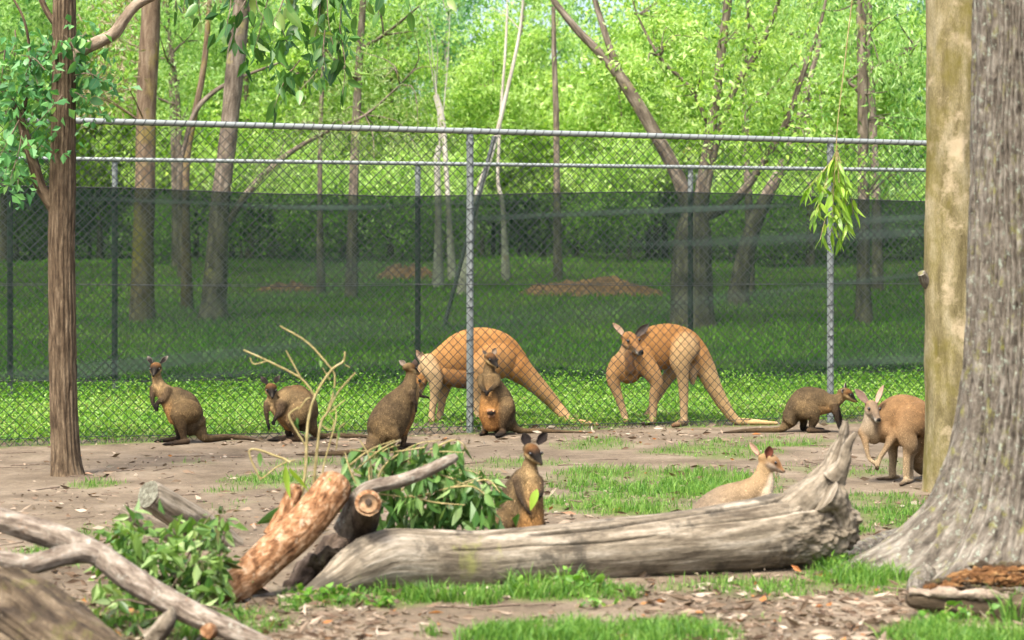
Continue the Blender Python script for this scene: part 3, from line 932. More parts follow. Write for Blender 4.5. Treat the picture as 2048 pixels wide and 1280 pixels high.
traced_tree('gum_tree', 'dark leaning trunk behind the shade cloth beside the multi-stemmed tree', YT6,
    [[(1474, 622, 52), (1478, 580, 40), (1488, 520, 36), (1508, 450, 32), (1535, 390, 26), (1570, 320, 20), (1610, 200, 14), (1640, 80, 9)]],
    m_barkb, [(1600, 180, 90, 80, 12)], m_gum, 0.10, 0.036, 45, .25)
for (nm, lb, pts) in [('gum_tree', 'broken white gum stem standing upright behind the centre fence post', [(876, 575, 26), (877, 480, 16), (876, 390, 13), (874, 320, 13), (879, 292, 12)]),
                      ('gum_tree', 'white gum stem leaning right behind the centre fence post', [(925, 590, 26), (948, 430, 16), (962, 370, 14), (985, 300, 10), (1010, 200, 8), (1040, 60, 6), (1050, -60, 4)]),
                      ('gum_tree', 'thin curved white stem rising just right of the centre fence post', [(1012, 560, 20), (1008, 450, 11), (1004, 400, 9), (996, 360, 7), (1000, 250, 6), (1012, 80, 5), (1016, -60, 4)]),
                      ('gum_tree', 'crooked white snag with a slanted top above the fence rail', [(905, 560, 20), (898, 430, 11), (890, 300, 10), (884, 240, 13), (872, 190, 11)]),
                      ('gum_tree', 'straight pinkish gum stem in the open middle of the wood', [(1116, 560, 20), (1114, 380, 14), (1112, 220, 12), (1108, 100, 10), (1106, -80, 7)]),
                      ('gum_tree', 'thin brown stem with hanging bark left of the centre post', [(642, 590, 20), (640, 420, 11), (640, 330, 10), (642, 230, 9), (650, 60, 7), (655, -80, 5)]),
                      ('gum_tree', 'mossy twin stem between the two big left trunks', [(374, 620, 26), (372, 420, 15), (376, 300, 14), (405, 150, 12), (418, 20, 10), (420, -80, 8)])]:
    Yq = GR(pts[0][0], pts[0][1])[1]
    r = traced_tree(nm, lb, Yq, [pts], m_barkw if 'white' in lb else (m_barky if 'mossy' in lb else m_barkb), [(pts[-1][0], -20, 120, 40, 6)], m_gum, .11, .04, 40, .3)

# low earth mounds with dead branches beyond the screen
n = NT('red_earth'); m_red = n.done(n.bsdf(n.ramp(n.noise(n.geo(), 6, 5, .7), [(0.3, (0.09, 0.045, 0.025)), (0.6, (0.24, 0.12, 0.065)), (0.8, (0.34, 0.2, 0.12))]), 0.95))
def mound(px, py, wpx, hpx, label):
    x0, Y0, z0 = GR(px, py)
    s = F / Y0
    a, b = wpx / s, hpx / s
    q = 44
    u, v = np.meshgrid(np.linspace(-1, 1, q), np.linspace(-1, 1, q))
    rr = np.clip(1 - u * u - v * v, 0, 1)
    h = b * rr ** .8 * (0.0 + 1.9 * fbm(np.column_stack([u.ravel() * 5 + px, v.ravel() * 5, 0 * u.ravel()]), 4).reshape(q, q))
    X = x0 + u * a; Yv = Y0 + v * a * .6
    Zv = gz(X.ravel(), Yv.ravel()) + h.ravel() - .05
    i, j = np.meshgrid(np.arange(q - 1), np.arange(q - 1), indexing='ij'); k = (i * q + j).ravel()
    add('earth_mound', mesh_np('earth_mound', np.column_stack([X.ravel(), Yv.ravel(), Zv]), np.column_stack([k, k + 1, k + q + 1, k + q]), [m_red]), label=label, cat='mound')
mound(1190, 588, 160, 30, 'long reddish earth mound seen through the screen right of the post')
mound(570, 582, 75, 18, 'small reddish earth heap seen through the screen on the left')
mound(812, 556, 65, 26, 'distant reddish mound under the trees near the centre')

# ================================================================== NEAR TREES
m_bark_l = bark_mat('stringy_bark', (0.040, 0.027, 0.016), (0.105, 0.074, 0.045), (0.20, 0.150, 0.096), 70, 7, bump=0.8)
m_bark_r = bark_mat('furrowed_grey_bark', (0.052, 0.044, 0.034), (0.140, 0.122, 0.097), (0.25, 0.23, 0.19), 50, 12, blotch=(0.25, 0.29, 0.23), blotch_amt=0.575, blotch_scale=38, moss=(0.18, 0.18, 0.05), moss_amt=0.56, bump=0.9)
m_bark_p = bark_mat('smooth_yellow_bark', (0.105, 0.086, 0.038), (0.215, 0.182, 0.092), (0.31, 0.27, 0.165), 12, 3.0, blotch=(0.40, 0.33, 0.21), blotch_amt=0.56, blotch_scale=4.5, moss=(0.125, 0.108, 0.022), moss_amt=0.51, bump=0.35, fine=160)
m_branch = bark_mat('branch_bark', (0.13, 0.095, 0.065), (0.27, 0.21, 0.15), (0.42, 0.35, 0.26), 50, 8)

def furrow(nf, amp, along=1.4, seed=0.0):
    """deep vertical furrows that wander and merge"""
    def f(ct, st, L, pos, r):
        th = np.arctan2(st, ct)
        wob = (fbm(np.column_stack([ct * 2 + seed, st * 2, L * along]), 3) - .5) * 1.1
        k = th * nf / (2 * np.pi) + wob * nf * 0.045
        tri = np.abs((k % 1.0) - .5) * 2                   # 1 at ridge centre .. 0 in the crack
        plate = fbm(np.column_stack([ct * nf * .35 + seed, st * nf * .35, L * 16]), 3)
        return amp * (np.minimum(tri * 1.8, 1) - .6) + amp * .9 * (plate - .5)
    return f

# ---- left tree
YL = GY(950)
lt = thing('gum_tree', P(135, 952, YL), 'slim stringy-barked tree with leafy side branches inside the enclosure', 'tree')
pa, ra = px_path([(136, 962, 84), (134, 945, 66), (131, 900, 56), (127, 800, 53), (125, 650, 52), (123, 500, 51), (125, 380, 50), (127, 250, 47), (128, 120, 45), (129, 0, 44), (130, -150, 42), (128, -420, 34), (126, -700, 24)], YL)
add('trunk', tube(pa, ra, 96, 420, disp=furrow(17, 0.0075, 1.6)).mesh('trunk', [m_bark_l]), lt)
def limb(parent, pts, Y, mat, seg=14, m=60, amp=.12, name='limb'):
    pa, ra = px_path(pts, Y)
    return add(name, tube(pa, ra, seg, m, disp=bark_disp(60, amp, 6)).mesh(name, [mat]), parent)
limb(lt, [(118, 432, 26), (98, 400, 25), (82, 375, 22), (68, 330, 21), (50, 270, 19), (38, 230, 14), (10, 185, 9), (-30, 150, 6)], YL, m_bark_l)
limb(lt, [(128, 130, 26), (165, 100, 25), (195, 85, 24), (228, 68, 23), (248, 40, 21), (275, 8, 20), (330, -20, 18), (420, -70, 15), (560, -110, 11), (700, -130, 8), (860, -120, 5)], YL, m_branch)
limb(lt, [(128, 70, 14), (92, 20, 12), (60, -60, 9), (20, -120, 6)], YL, m_bark_l)
limb(lt, [(45, 250, 9), (52, 190, 8), (60, 120, 6), (48, 40, 5), (10, -30, 4)], YL, m_bark_l)

TEAL = [(0.0, (0.045, 0.135, 0.050)), (0.35, (0.085, 0.215, 0.075)), (0.7, (0.150, 0.300, 0.105)), (1.0, (0.26, 0.38, 0.15))]
m_leaf_t = leaf_mat_obj('broad_gum_leaf', TEAL, 0.34)
DARK = [(0.0, (0.025, 0.070, 0.020)), (0.4, (0.050, 0.125, 0.028)), (0.8, (0.095, 0.200, 0.040)), (1.0, (0.19, 0.24, 0.06))]
m_leaf_d = leaf_mat_obj('dark_gum_leaf', DARK, 0.32)
BRI = [(0.0, (0.115, 0.220, 0.022)), (0.5, (0.230, 0.350, 0.034)), (1.0, (0.33, 0.43, 0.06))]
m_leaf_b = leaf_mat_obj('bright_gum_leaf', BRI, 0.42)
CUT = [(0.0, (0.022, 0.062, 0.014)), (0.35, (0.060, 0.128, 0.028)), (0.7, (0.135, 0.215, 0.060)), (1.0, (0.28, 0.36, 0.15))]
m_leaf_c = leaf_mat_obj('cut_branch_leaf', CUT, 0.30)
WIL = [(0.0, (0.024, 0.060, 0.012)), (0.12, (0.10, 0.085, 0.035)), (0.16, (0.036, 0.090, 0.016)), (0.4, (0.085, 0.155, 0.030)), (0.7, (0.200, 0.270, 0.075)), (1.0, (0.37, 0.41, 0.21))]
m_leaf_w = leaf_mat_obj('wilted_leaf', WIL, 0.34)
LT = [single_leaf('leaf', 0.058, 0.036, c, b, m_leaf_t, False) for c, b in ((.25, .2), (.4, -.25), (.1, .35))]
LD = [single_leaf('leaf', 0.085, 0.036, c, b, m_leaf_d, True) for c, b in ((.25, .2), (.4, -.25), (.15, .4))]
LB = [single_leaf('leaf', 0.095, 0.022, c, b, m_leaf_b, True) for c, b in ((.25, .35), (.4, -.4), (.1, .6))]
LC = [single_leaf('leaf', 0.085, 0.030, c, b, m_leaf_c, True) for c, b in ((.25, .25), (.45, -.3), (.15, .45))]
LW = [single_leaf('leaf', 0.070, 0.028, c, b, m_leaf_w, True) for c, b in ((.5, .35), (.75, -.5), (.3, .7))]

def spray(root, g, pts, Y, wpx, nl, leaves, size, depth=.12, out=0.03, hang=1.0, side=.8):
    """a twig along pixel points with single leaves on short stalks"""
    dj = random.uniform(-depth, depth)
    q = np.array([P(x, y, Y + dj + random.uniform(-.03, .03)) for x, y in pts])
    tube(q, np.linspace(1, .35, len(q)) * wpx / 2 * Y / F, 5, len(q) * 4, geo=g)
    c = catmull(q, 60)
    for k in range(nl):
        t = int((0.08 + 0.92 * (k + random.random()) / nl) * 59)
        b = c[min(t, 59)]
        d = np.array([random.gauss(0, side), random.gauss(0, side), -hang + random.gauss(0, .35)])
        d /= np.linalg.norm(d)
        st = b + d * out * random.uniform(.4, 1.2) + rng.normal(size=3) * .006
        tube([b, (b + st) / 2 + [0, 0, .004], st], [.0012, .001, .0008], 3, 4, geo=g, cap=False)
        put_leaf(random.choice(leaves), st, d + np.array([0, 0, -.2]), size * random.uniform(.6, 1.2), root)

g = Geo()
def twigs_left():
    T = []
    for (x0, y0, x1, y1) in [(128, 70, 150, 130), (128, 60, 95, 120), (110, 60, 60, 170), (100, 100, 30, 190), (60, 130, 10, 230), (120, 180, 190, 210), (125, 190, 70, 250), (60, 190, 110, 260), (140, 120, 195, 170),
                             (30, 60, 15, 130), (90, 140, 40, 110), (50, 210, 5, 260), (60, 280, 95, 300), (45, 260, 20, 360), (38, 240, -5, 320), (20, 300, 10, 350), (130, 100, 170, 70), (70, 120, 95, 210),
                             (10, 100, -5, 200), (20, 330, 35, 385), (130, 60, 120, 130), (140, 150, 160, 215), (150, 150, 215, 160)]:
        T.append([(x0, y0), ((x0 + x1) / 2 + random.uniform(-12, 12), (y0 + y1) / 2 - 8), (x1, y1)])
    return T
for tw in twigs_left():
    spray(lt, g, tw, YL - .05, 3.2, 6, LT, 1.3, .16, .022, .6)
# the long limb above the frame lets its twigs hang into view
for pts, nl in [([(350, -40), (352, 0), (346, 22)], 4), ([(385, -60), (372, -10), (366, 25)], 4), ([(400, -60), (398, 10), (402, 45)], 5), ([(455, -90), (462, 0), (455, 50), (470, 80)], 8), ([(520, -100), (512, 0), (530, 40)], 7),
                ([(560, -110), (570, -20), (545, 50)], 8), ([(600, -110), (588, 0), (600, 60)], 9), ([(630, -110), (640, 10), (625, 90)], 10), ([(660, -120), (655, 20), (670, 110)], 10), ([(690, -120), (680, 50), (676, 150)], 10),
                ([(710, -130), (700, 10), (715, 30)], 6), ([(740, -130), (735, -20), (730, 15)], 6), ([(770, -130), (765, -30), (755, 40)], 6), ([(800, -125), (810, -30), (825, 30)], 5), ([(560, -100), (520, 60), (505, 110)], 7),
                ([(650, 60), (640, 130), (600, 180)], 9), ([(680, 60), (690, 130), (685, 190)], 8), ([(600, 120), (570, 160), (550, 210)], 8), ([(690, -100), (640, 60), (655, 150)], 8), ([(540, -100), (480, 20), (440, 60)], 6),
                ([(620, -100), (560, 20), (575, 90)], 8), ([(860, -120), (880, -30), (890, 20)], 4), ([(500, -100), (495, -20), (500, 25)], 5)]:
    spray(lt, g, pts, YL + .1, 3.0, nl, LD, 1.4, .25, .028, 1.1, .55)
add('twigs', g.mesh('twigs', [m_branch]), lt, kind='stuff')
_c = []
for tw in twigs_left():
    for t in np.linspace(.25, 1, 4): _c.append(P(tw[0][0] * (1 - t) + tw[2][0] * t, tw[0][1] * (1 - t) + tw[2][1] * t, YL + random.uniform(-.2, .3)))
m_blg2 = leaf_mat('small_broad_leaf', TEAL, .36)
add('foliage', leaf_mesh_from('foliage', [blob_leaves(_c, 9, .075, .06, .036, .5)], m_blg2), lt, kind='stuff')
m_drk2 = leaf_mat('dark_gum_leaf_mass', DARK, .34)
add('foliage', leaf_mesh_from('foliage', [blob_leaves([P(random.uniform(440, 720), random.uniform(-20, 120) , YL + random.uniform(-.1, .35)) for _ in range(26)] + [P(random.uniform(545, 700), random.uniform(60, 220), YL + random.uniform(-.1, .35)) for _ in range(22)], 3, .06, .1, .042, 1.1)], m_drk2), lt, kind='stuff')

# ---- pale smooth trunk at the right
YP = 10.62
pt = thing('gum_tree', P(1908, 985, YP), 'smooth pale yellow gum trunk beside the juvenile kangaroo', 'tree')
pa, ra = px_path([(1916, 1000, 150), (1914, 960, 128), (1911, 880, 116), (1909, 800, 112), (1907, 650, 114), (1906, 560, 116), (1906, 400, 108), (1907, 200, 107), (1909, 0, 106), (1910, -200, 100), (1912, -600, 80)], YP)
def pale_disp(ct, st, L, pos, r):
    return (fbm(np.column_stack([ct * 1.5, st * 1.5, L * 1.8]), 3) - .5) * .055 + (fbm(np.column_stack([ct * 14, st * 14, L * 22]), 3) - .5) * .006
add('trunk', tube(pa, ra, 72, 260, disp=pale_disp).mesh('trunk', [m_bark_p]), pt)
g = tube([P(1866, 575, YP), P(1852, 562, YP - .03), P(1843, 546, YP - .06)], [.042, .03, .02], 14, 12, disp=bark_disp(60, .2, 20))
add('branch_stub', g.mesh('branch_stub', [m_bark_r]), pt)

# ---- big furrowed trunk with buttress roots
YR = 7.75; SR = F / YR
bx = (2098 - 1024) / SR
bt_ = thing('gum_tree', (bx, YR, 0), 'massive furrowed grey trunk with spreading roots at the right edge', 'tree')
nth, nz = 620, 420
zl = np.concatenate([np.linspace(-.06, .9, 230), np.linspace(.9, 4.2, nz - 230 + 1)[1:]])
TH, ZL = np.meshgrid(np.linspace(0, 2 * np.pi, nth + 1), zl)
th, z = TH.ravel(), ZL.ravel()
zc = np.clip(z, 0, None)
lob = np.zeros_like(th)
for (a, amp, wd) in [(math.radians(184), 1.0, .34), (math.radians(222), .60, .26), (math.radians(258), .62, .24), (math.radians(292), .7, .28), (math.radians(150), .55, .3), (math.radians(345), .8, .4), (math.radians(60), .7, .5)]:
    dd = (th - a + np.pi) % (2 * np.pi) - np.pi
    lob = np.maximum(lob, amp * np.exp(-(dd / wd) ** 2))
fl = np.exp(-zc / .16) * .40 + np.exp(-zc / .50) * .16
rb = 0.305 + fl * (0.30 + 0.78 * lob) - .012 * zc
ct, st = np.cos(th), np.sin(th)
wob = (fbm(np.column_stack([ct * 2.3, st * 2.3, z * .9]), 3) - .5)
k = th * 52 / (2 * np.pi) + wob * 6.5
tri = np.abs((k % 1.0) - .5) * 2
plate = fbm(np.column_stack([ct * 16, st * 16, z * 15]), 3)
nearg = np.clip(1 - zc / .35, 0, 1)
bump = (0.024 * (np.minimum(tri * 1.7, 1) - .6) * (1 - .75 * nearg) + .014 * (plate - .5)) + nearg * .05 * (fbm(np.column_stack([ct * 5, st * 5, z * 6 + 3]), 4) - .5)
rb = rb + bump + .02 * (wob)
v = np.column_stack([bx + rb * ct + 0.035 * z * 0, YR + rb * st, z])
i, j = np.meshgrid(np.arange(len(zl) - 1), np.arange(nth), indexing='ij'); a = (i * (nth + 1) + j).ravel()
add('trunk', mesh_np('trunk', v, np.column_stack([a, a + 1, a + nth + 2, a + nth + 1]), [m_bark_r], uv=np.column_stack([th * .33, z])), bt_)
for (pts, nm) in [([(1960, 1120, 34), (1900, 1135, 44), (1850, 1160, 50), (1825, 1190, 26)], 'root'), ([(1800, 1075, 40), (1730, 1100, 38), (1690, 1120, 24), (1660, 1135, 8)], 'root')]:
    q = np.array([GP(p[0], p[1]) * [1, 1, 0] + [0, 0, .005] for p in pts]); rr = np.array([p[2] / 2 / SR for p in pts])
    add(nm, tube(q, rr, 24, 60, disp=bark_disp(40, .16, 10)).mesh(nm, [m_bark_r]), bt_)

# ================================================================== LOGS AND CUT BRANCHES
m_log = bark_mat('weathered_grey_wood', (0.080, 0.064, 0.045), (0.200, 0.168, 0.122), (0.34, 0.30, 0.235), 30, 3.6, blotch=(0.060, 0.052, 0.040), blotch_amt=0.55, blotch_scale=6, moss=(0.23, 0.24, 0.07), moss_amt=0.66, bump=0.5, fine=70)
m_red_bark = bark_mat('flaky_red_bark', (0.085, 0.038, 0.016), (0.27, 0.135, 0.062), (0.45, 0.29, 0.17), 38, 22, blotch=(0.48, 0.36, 0.24), blotch_amt=0.58, blotch_scale=24, bump=0.9)
m_dark_log = bark_mat('dark_brown_bark', (0.035, 0.026, 0.020), (0.085, 0.062, 0.045), (0.17, 0.13, 0.10), 30, 8, bump=0.8)  # dark brown bark tones for the sawn log and root mass
m_cut = bark_mat('cut_wood', (0.20, 0.11, 0.055), (0.38, 0.245, 0.135), (0.50, 0.36, 0.22), 30, 30, bump=0.5)
m_grey_br = bark_mat('lichen_grey_bark', (0.085, 0.064, 0.048), (0.205, 0.168, 0.130), (0.34, 0.30, 0.245), 40, 14, blotch=(0.36, 0.37, 0.31), blotch_amt=0.58, blotch_scale=24, moss=(0.26, 0.12, 0.05), moss_amt=0.64, bump=0.8)
m_old = bark_mat('mossy_rotten_log', (0.034, 0.024, 0.015), (0.105, 0.077, 0.047), (0.23, 0.18, 0.12), 20, 3.5, blotch=(0.30, 0.27, 0.21), blotch_amt=0.64, blotch_scale=14, moss=(0.13, 0.125, 0.035), moss_amt=0.54, bump=1.0, k=.62)

def wood_disp(amp=.05, grain=24, seed=0.0, knots=.06, cracks=()):
    def f(ct, st, L, pos, r):
        g1 = fbm(np.column_stack([ct * r * grain * 3 + seed, st * r * grain * 3, L * 2.2]), 4) - .5
        g2 = fbm(np.column_stack([ct * 1.3 + seed, st * 1.3, L * 3.2]), 3) - .5
        o = r * (amp * g1 * 1.6 + knots * g2 * 2.4)
        th = np.arctan2(st, ct)
        for (t0, sl, l0, l1, dep, wd) in cracks:
            dd = (th - (t0 + sl * (L - l0)) + 0.05 * np.sin(L * 9) + np.pi) % (2 * np.pi) - np.pi
            o = o - dep * np.exp(-(dd / wd) ** 2) * np.clip((L - l0) * 12, 0, 1) * np.clip((l1 - L) * 12, 0, 1)
        return o
    return f

def px3(pts):                            # (px, py, radius px, depth)
    return np.array([P(p[0], p[1], p[3]) for p in pts]), np.array([p[2] * p[3] / F for p in pts])

# main log
lg = thing('fallen_log', P(1150, 1170, 7.5), 'long weathered grey log with an upturned forked stub at its end', 'log')
pa, ra = px3([(590, 1198, 8, 7.09), (625, 1186, 20, 7.11), (665, 1167, 34, 7.15), (710, 1142, 50, 7.22), (770, 1122, 62, 7.32), (850, 1122, 63, 7.40), (960, 1122, 61, 7.46), (1080, 1112, 61, 7.54), (1220, 1100, 63, 7.62), (1360, 1088, 66, 7.70), (1480, 1074, 71, 7.78), (1580, 1060, 74, 7.84), (1640, 1050, 72, 7.88), (1676, 1044, 58, 7.90), (1692, 1040, 34, 7.92)])
def log_disp(ct, st, L, pos, r):
    o = wood_disp(.020, 22, 3.0, .03, cracks=[(2.5, -.34, .95, 2.25, .055, .045), (2.2, .1, .45, 1.1, .010, .05), (2.75, -.1, 1.5, 2.2, .009, .04), (2.9, .06, .6, 1.5, .007, .04)])(ct, st, L, pos, r)
    e = np.clip((L - 1.9) / .35, 0, 1)                       # gnarled root end
    return o + e * (.10 * (fbm(np.column_stack([pos[:, 0] * 13, pos[:, 1] * 13, pos[:, 2] * 20]), 4) - .52) + .05 * (fbm(np.column_stack([pos[:, 0] * 42, pos[:, 1] * 42, pos[:, 2] * 60]), 3) - .5))
add('trunk', tube(pa, ra, 280, 560, disp=log_disp, cap_mi=None).mesh('trunk', [m_log]), lg)
def gn(amp, fr=16):
    return lambda ct, st, L, pos, r: amp * (fbm(np.column_stack([pos[:, 0] * fr, pos[:, 1] * fr, pos[:, 2] * fr * .7]), 4) - .5)
pa, ra = px3([(1560, 1035, 34, 7.82), (1615, 1000, 40, 7.83), (1648, 965, 31, 7.84), (1664, 932, 21, 7.85), (1675, 900, 15, 7.86), (1684, 868, 11, 7.86), (1691, 842, 6, 7.86)])
add('stub', tube(pa, ra, 48, 150, disp=gn(.035, 22)).mesh('stub', [m_log]), lg)
pa, ra = px3([(1668, 955, 26, 7.80), (1685, 928, 15, 7.78), (1693, 900, 11, 7.78), (1703, 879, 8, 7.77), (1712, 866, 4, 7.77)])
add('stub', tube(pa, ra, 36, 80, disp=gn(.025, 26)).mesh('stub', [m_log]), lg)
pa, ra = px3([(1650, 990, 34, 7.76), (1678, 1010, 24, 7.78), (1688, 1045, 20, 7.79), (1680, 1080, 21, 7.80), (1650, 1106, 20, 7.80)])
add('knot', tube(pa, ra, 40, 90, disp=gn(.05, 24)).mesh('knot', [m_log]), lg)
pa, ra = px3([(740, 1120, 50, 7.28), (700, 1150, 40, 7.20), (655, 1176, 28, 7.14), (610, 1192, 14, 7.10), (590, 1197, 6, 7.09)])
add('root_spur', tube(pa, ra, 60, 120, disp=wood_disp(.06, 26, 8, .09)).mesh('root_spur', [m_log]), lg)

pa, ra = px3([(728, 1062, 22, 7.62), (700, 1085, 30, 7.58), (664, 1112, 34, 7.52), (628, 1142, 30, 7.46), (596, 1168, 22, 7.40), (570, 1186, 10, 7.36)])
add('root_mass', tube(pa, ra, 60, 140, disp=gn(.11, 13)).mesh('root_mass', [m_dark_log]), lg)
pa, ra = px3([(690, 1118, 16, 7.34), (660, 1108, 14, 7.36), (640, 1128, 12, 7.34), (618, 1122, 6, 7.34)])
add('root_mass', tube(pa, ra, 40, 80, disp=gn(.06, 26)).mesh('root_mass', [m_old]), lg)

# reddish log propped on it
rl = thing('red_bark_log', GP(480, 1200), 'short flaky red-barked log propped against the grey log', 'log')
pa, ra = px3([(448, 1196, 24, 6.98), (470, 1176, 32, 7.02), (504, 1146, 36, 7.07), (545, 1108, 38, 7.14), (590, 1068, 39, 7.2), (632, 1022, 38, 7.26), (660, 985, 37, 7.3), (673, 964, 33, 7.32), (679, 954, 20, 7.33)])
add('trunk', tube(pa, ra, 96, 240, disp=wood_disp(.11, 45, 5, .05)).mesh('trunk', [m_red_bark]), rl)
pa, ra = px3([(548, 1075, 24, 7.24), (566, 1040, 21, 7.26), (580, 1005, 18, 7.28), (590, 980, 16, 7.3), (594, 970, 8, 7.3)])
add('fork', tube(pa, ra, 48, 90, disp=wood_disp(.12, 45, 6, .07)).mesh('fork', [m_red_bark]), rl)

# small sawn log pointing at the camera
sl = thing('sawn_log', P(737, 1040, 7.4), 'small dark sawn log with its hollow cut end facing out', 'log')
pa, ra = px3([(736, 1006, 26, 7.18), (735, 1011, 27, 7.22), (732, 1034, 28, 7.34), (726, 1058, 27, 7.46), (716, 1082, 26, 7.6)])
g = tube(pa, ra, 48, 60, disp=wood_disp(.1, 40, 12, .05), cap_mi=1)
add('trunk', g.mesh('trunk', [m_dark_log, m_cut]), sl)
pa, ra = px3([(737, 1004, 7, 7.172), (737, 1006, 8, 7.22)])
add('hollow', tube(pa, ra, 16, 4, disp=gn(.008, 90)).mesh('hollow', [m_dark_log]), sl)  # solid dark plug; the shade of the hollow is put into its colour
pa, ra = px3([(736, 1006, 26, 7.177), (736, 1006, 19, 7.168)])
gr = tube(pa, ra, 40, 3, cap=False)
add('cut_rim', gr.mesh('cut_rim', [m_red_bark]), sl)

# grey limb lying up over the pile
gl = thing('cut_branch', P(740, 985, 7.3), 'grey lichened cut limb sticking up over the leafy pile', 'branch')
pa, ra = px3([(690, 1062, 24, 7.42), (708, 1020, 21, 7.38), (722, 990, 17, 7.36), (745, 974, 14, 7.36), (800, 962, 13, 7.38), (850, 944, 12, 7.42), (896, 922, 11, 7.46), (912, 914, 8, 7.48)])
add('limb', tube(pa, ra, 40, 150, disp=wood_disp(.12, 60, 15, .07), cap_mi=1).mesh('limb', [m_grey_br, m_cut]), gl)

# leafy cut branch
lb = thing('leafy_branch', P(780, 1040, 7.6), 'leafy green cut branch lying behind the grey log', 'branch')
g = Geo()
for pts, nl in [([(760, 988), (821, 994), (890, 978), (964, 953)], 16), ([(820, 992), (870, 1005), (930, 1010)], 12), ([(750, 980), (770, 930), (830, 890), (880, 880)], 16), ([(760, 985), (800, 930), (860, 905), (930, 905)], 16),
                ([(780, 990), (850, 960), (920, 940), (965, 950)], 14), ([(740, 980), (740, 930), (770, 900), (800, 890)], 12), ([(790, 1000), (860, 1020), (930, 1030)], 12), ([(880, 980), (930, 985), (985, 995)], 12),
                ([(900, 975), (950, 975), (990, 1010)], 10), ([(760, 1000), (800, 1020), (850, 1035)], 10), ([(720, 985), (700, 940), (690, 905)], 8), ([(830, 960), (880, 950), (930, 970)], 10), ([(860, 900), (910, 880), (935, 900)], 8),
                ([(700, 930), (740, 900), (790, 880)], 8), ([(930, 970), (975, 960), (1000, 985)], 8), ([(850, 990), (900, 1000), (950, 1020)], 12), ([(800, 920), (850, 930), (900, 920)], 10), ([(780, 960), (830, 950), (870, 925)], 10)]:
    spray(lb, g, pts, 7.75, 5, int(nl * 1.4), LC, 0.95, .16, .014, .95, .6)
for pts in [[(700, 900), (770, 905), (850, 895)], [(720, 880), (740, 920), (745, 985)], [(690, 960), (760, 900), (800, 880)], [(735, 985), (790, 940), (820, 905)], [(520, 960), (560, 930), (590, 920)]]:
    q = np.array([P(x, y, 7.7 + random.uniform(-.1, .1)) for x, y in pts]); tube(q, .003, 5, 14, geo=g)
m_stick = bark_mat('pale_green_twig', (0.20, 0.16, 0.07), (0.36, 0.30, 0.13), (0.48, 0.42, 0.24), 60, 20, bump=.2)
add('twigs', g.mesh('twigs', [m_stick]), lb, kind='stuff')
_c = [P(random.uniform(705, 985), 0, 7.8) * [1, 1, 0] + [0, random.uniform(-.15, .2), 0] for _ in range(95)]
for q in _c:
    px = q[0] / q[1] * F + 1024
    q[2] = P(px, random.uniform(905 if px < 930 else 950, 1050), q[1])[2]
m_cut2 = leaf_mat('cut_branch_leaf_mass', CUT, .32)
add('foliage', leaf_mesh_from('foliage', [blob_leaves(_c, 4, .03, .085, .032, 1.0)], m_cut2), lb, kind='stuff')

# bare dry branch standing up from the pile
db = thing('dry_branch', P(612, 1010, 7.65), 'bare straw-coloured branch standing upright from the log pile', 'branch')
g = Geo()
for pts, w0, w1 in [([(600, 1010), (611, 940), (616, 848), (631, 791), (663, 740), (687, 723), (690, 703)], 6.5, 3.5), ([(663, 738), (616, 686), (560, 652)], 4, 3), ([(626, 1000), (631, 933), (641, 850), (655, 825), (677, 784), (711, 745)], 6.5, 3),
                    ([(655, 820), (666, 790), (670, 755), (664, 738)], 4, 3), ([(630, 793), (602, 757), (538, 723), (487, 700)], 4.5, 3), ([(602, 757), (572, 701)], 3.5, 2.5), ([(612, 893), (580, 838), (583, 824), (597, 815)], 4, 3), ([(597, 820), (612, 800), (620, 795)], 3, 2),
                    ([(535, 722), (508, 728), (500, 715)], 3, 2), ([(690, 730), (700, 735)], 3, 2), ([(672, 900), (678, 860), (690, 845)], 3, 2), ([(660, 760), (645, 735)], 3, 2), ([(641, 850), (660, 860), (668, 845), (660, 830)], 2.5, 2), ([(520, 960), (500, 900), (560, 915), (580, 925)], 3.5, 5), ([(660, 825), (690, 800)], 3, 2), ([(640, 1000), (648, 930), (672, 840), (668, 810)], 3.5, 2)]:
    Yb = 7.65 + random.uniform(-.05, .05)
    q = np.array([P(x, y, Yb) for x, y in pts]); tube(q, np.linspace(w0, w1, len(q)) / 2 * Yb / F, 7, len(q) * 6, disp=bark_disp(200, .25, 30), geo=g)
add('stem', g.mesh('stem', [m_stick]), db, kind='stuff')
for (px, py, s) in [(618, 705, .8), (640, 720, .6), (588, 842, .7), (594, 835, .6), (668, 775, .7), (675, 855, .9), (710, 735, .5), (700, 905, .5), (520, 905, 1.0), (524, 915, .8), (606, 690, .4), (632, 790, .5), (580, 680, .4), (610, 862, .5)]:
    put_leaf(random.choice(LC), P(px, py, 7.63), [random.gauss(0, .3), random.gauss(0, .3), -1], s * .65, db)
for (px, py, s, dx) in [(570, 930, 1.3, .1), (578, 935, 1.2, .35), (600, 1030, 1.7, -1.5), (590, 1010, 1.5, -1.2), (596, 1020, 1.9, -2.0), (660, 955, .8, -.2), (690, 940, .9, .2), (700, 960, .8, .4)]:
    put_leaf(random.choice(LB if s > 1 and s < 1.4 else LC), P(px, py, 7.25), [dx, random.gauss(0, .2), -.6], s, db)

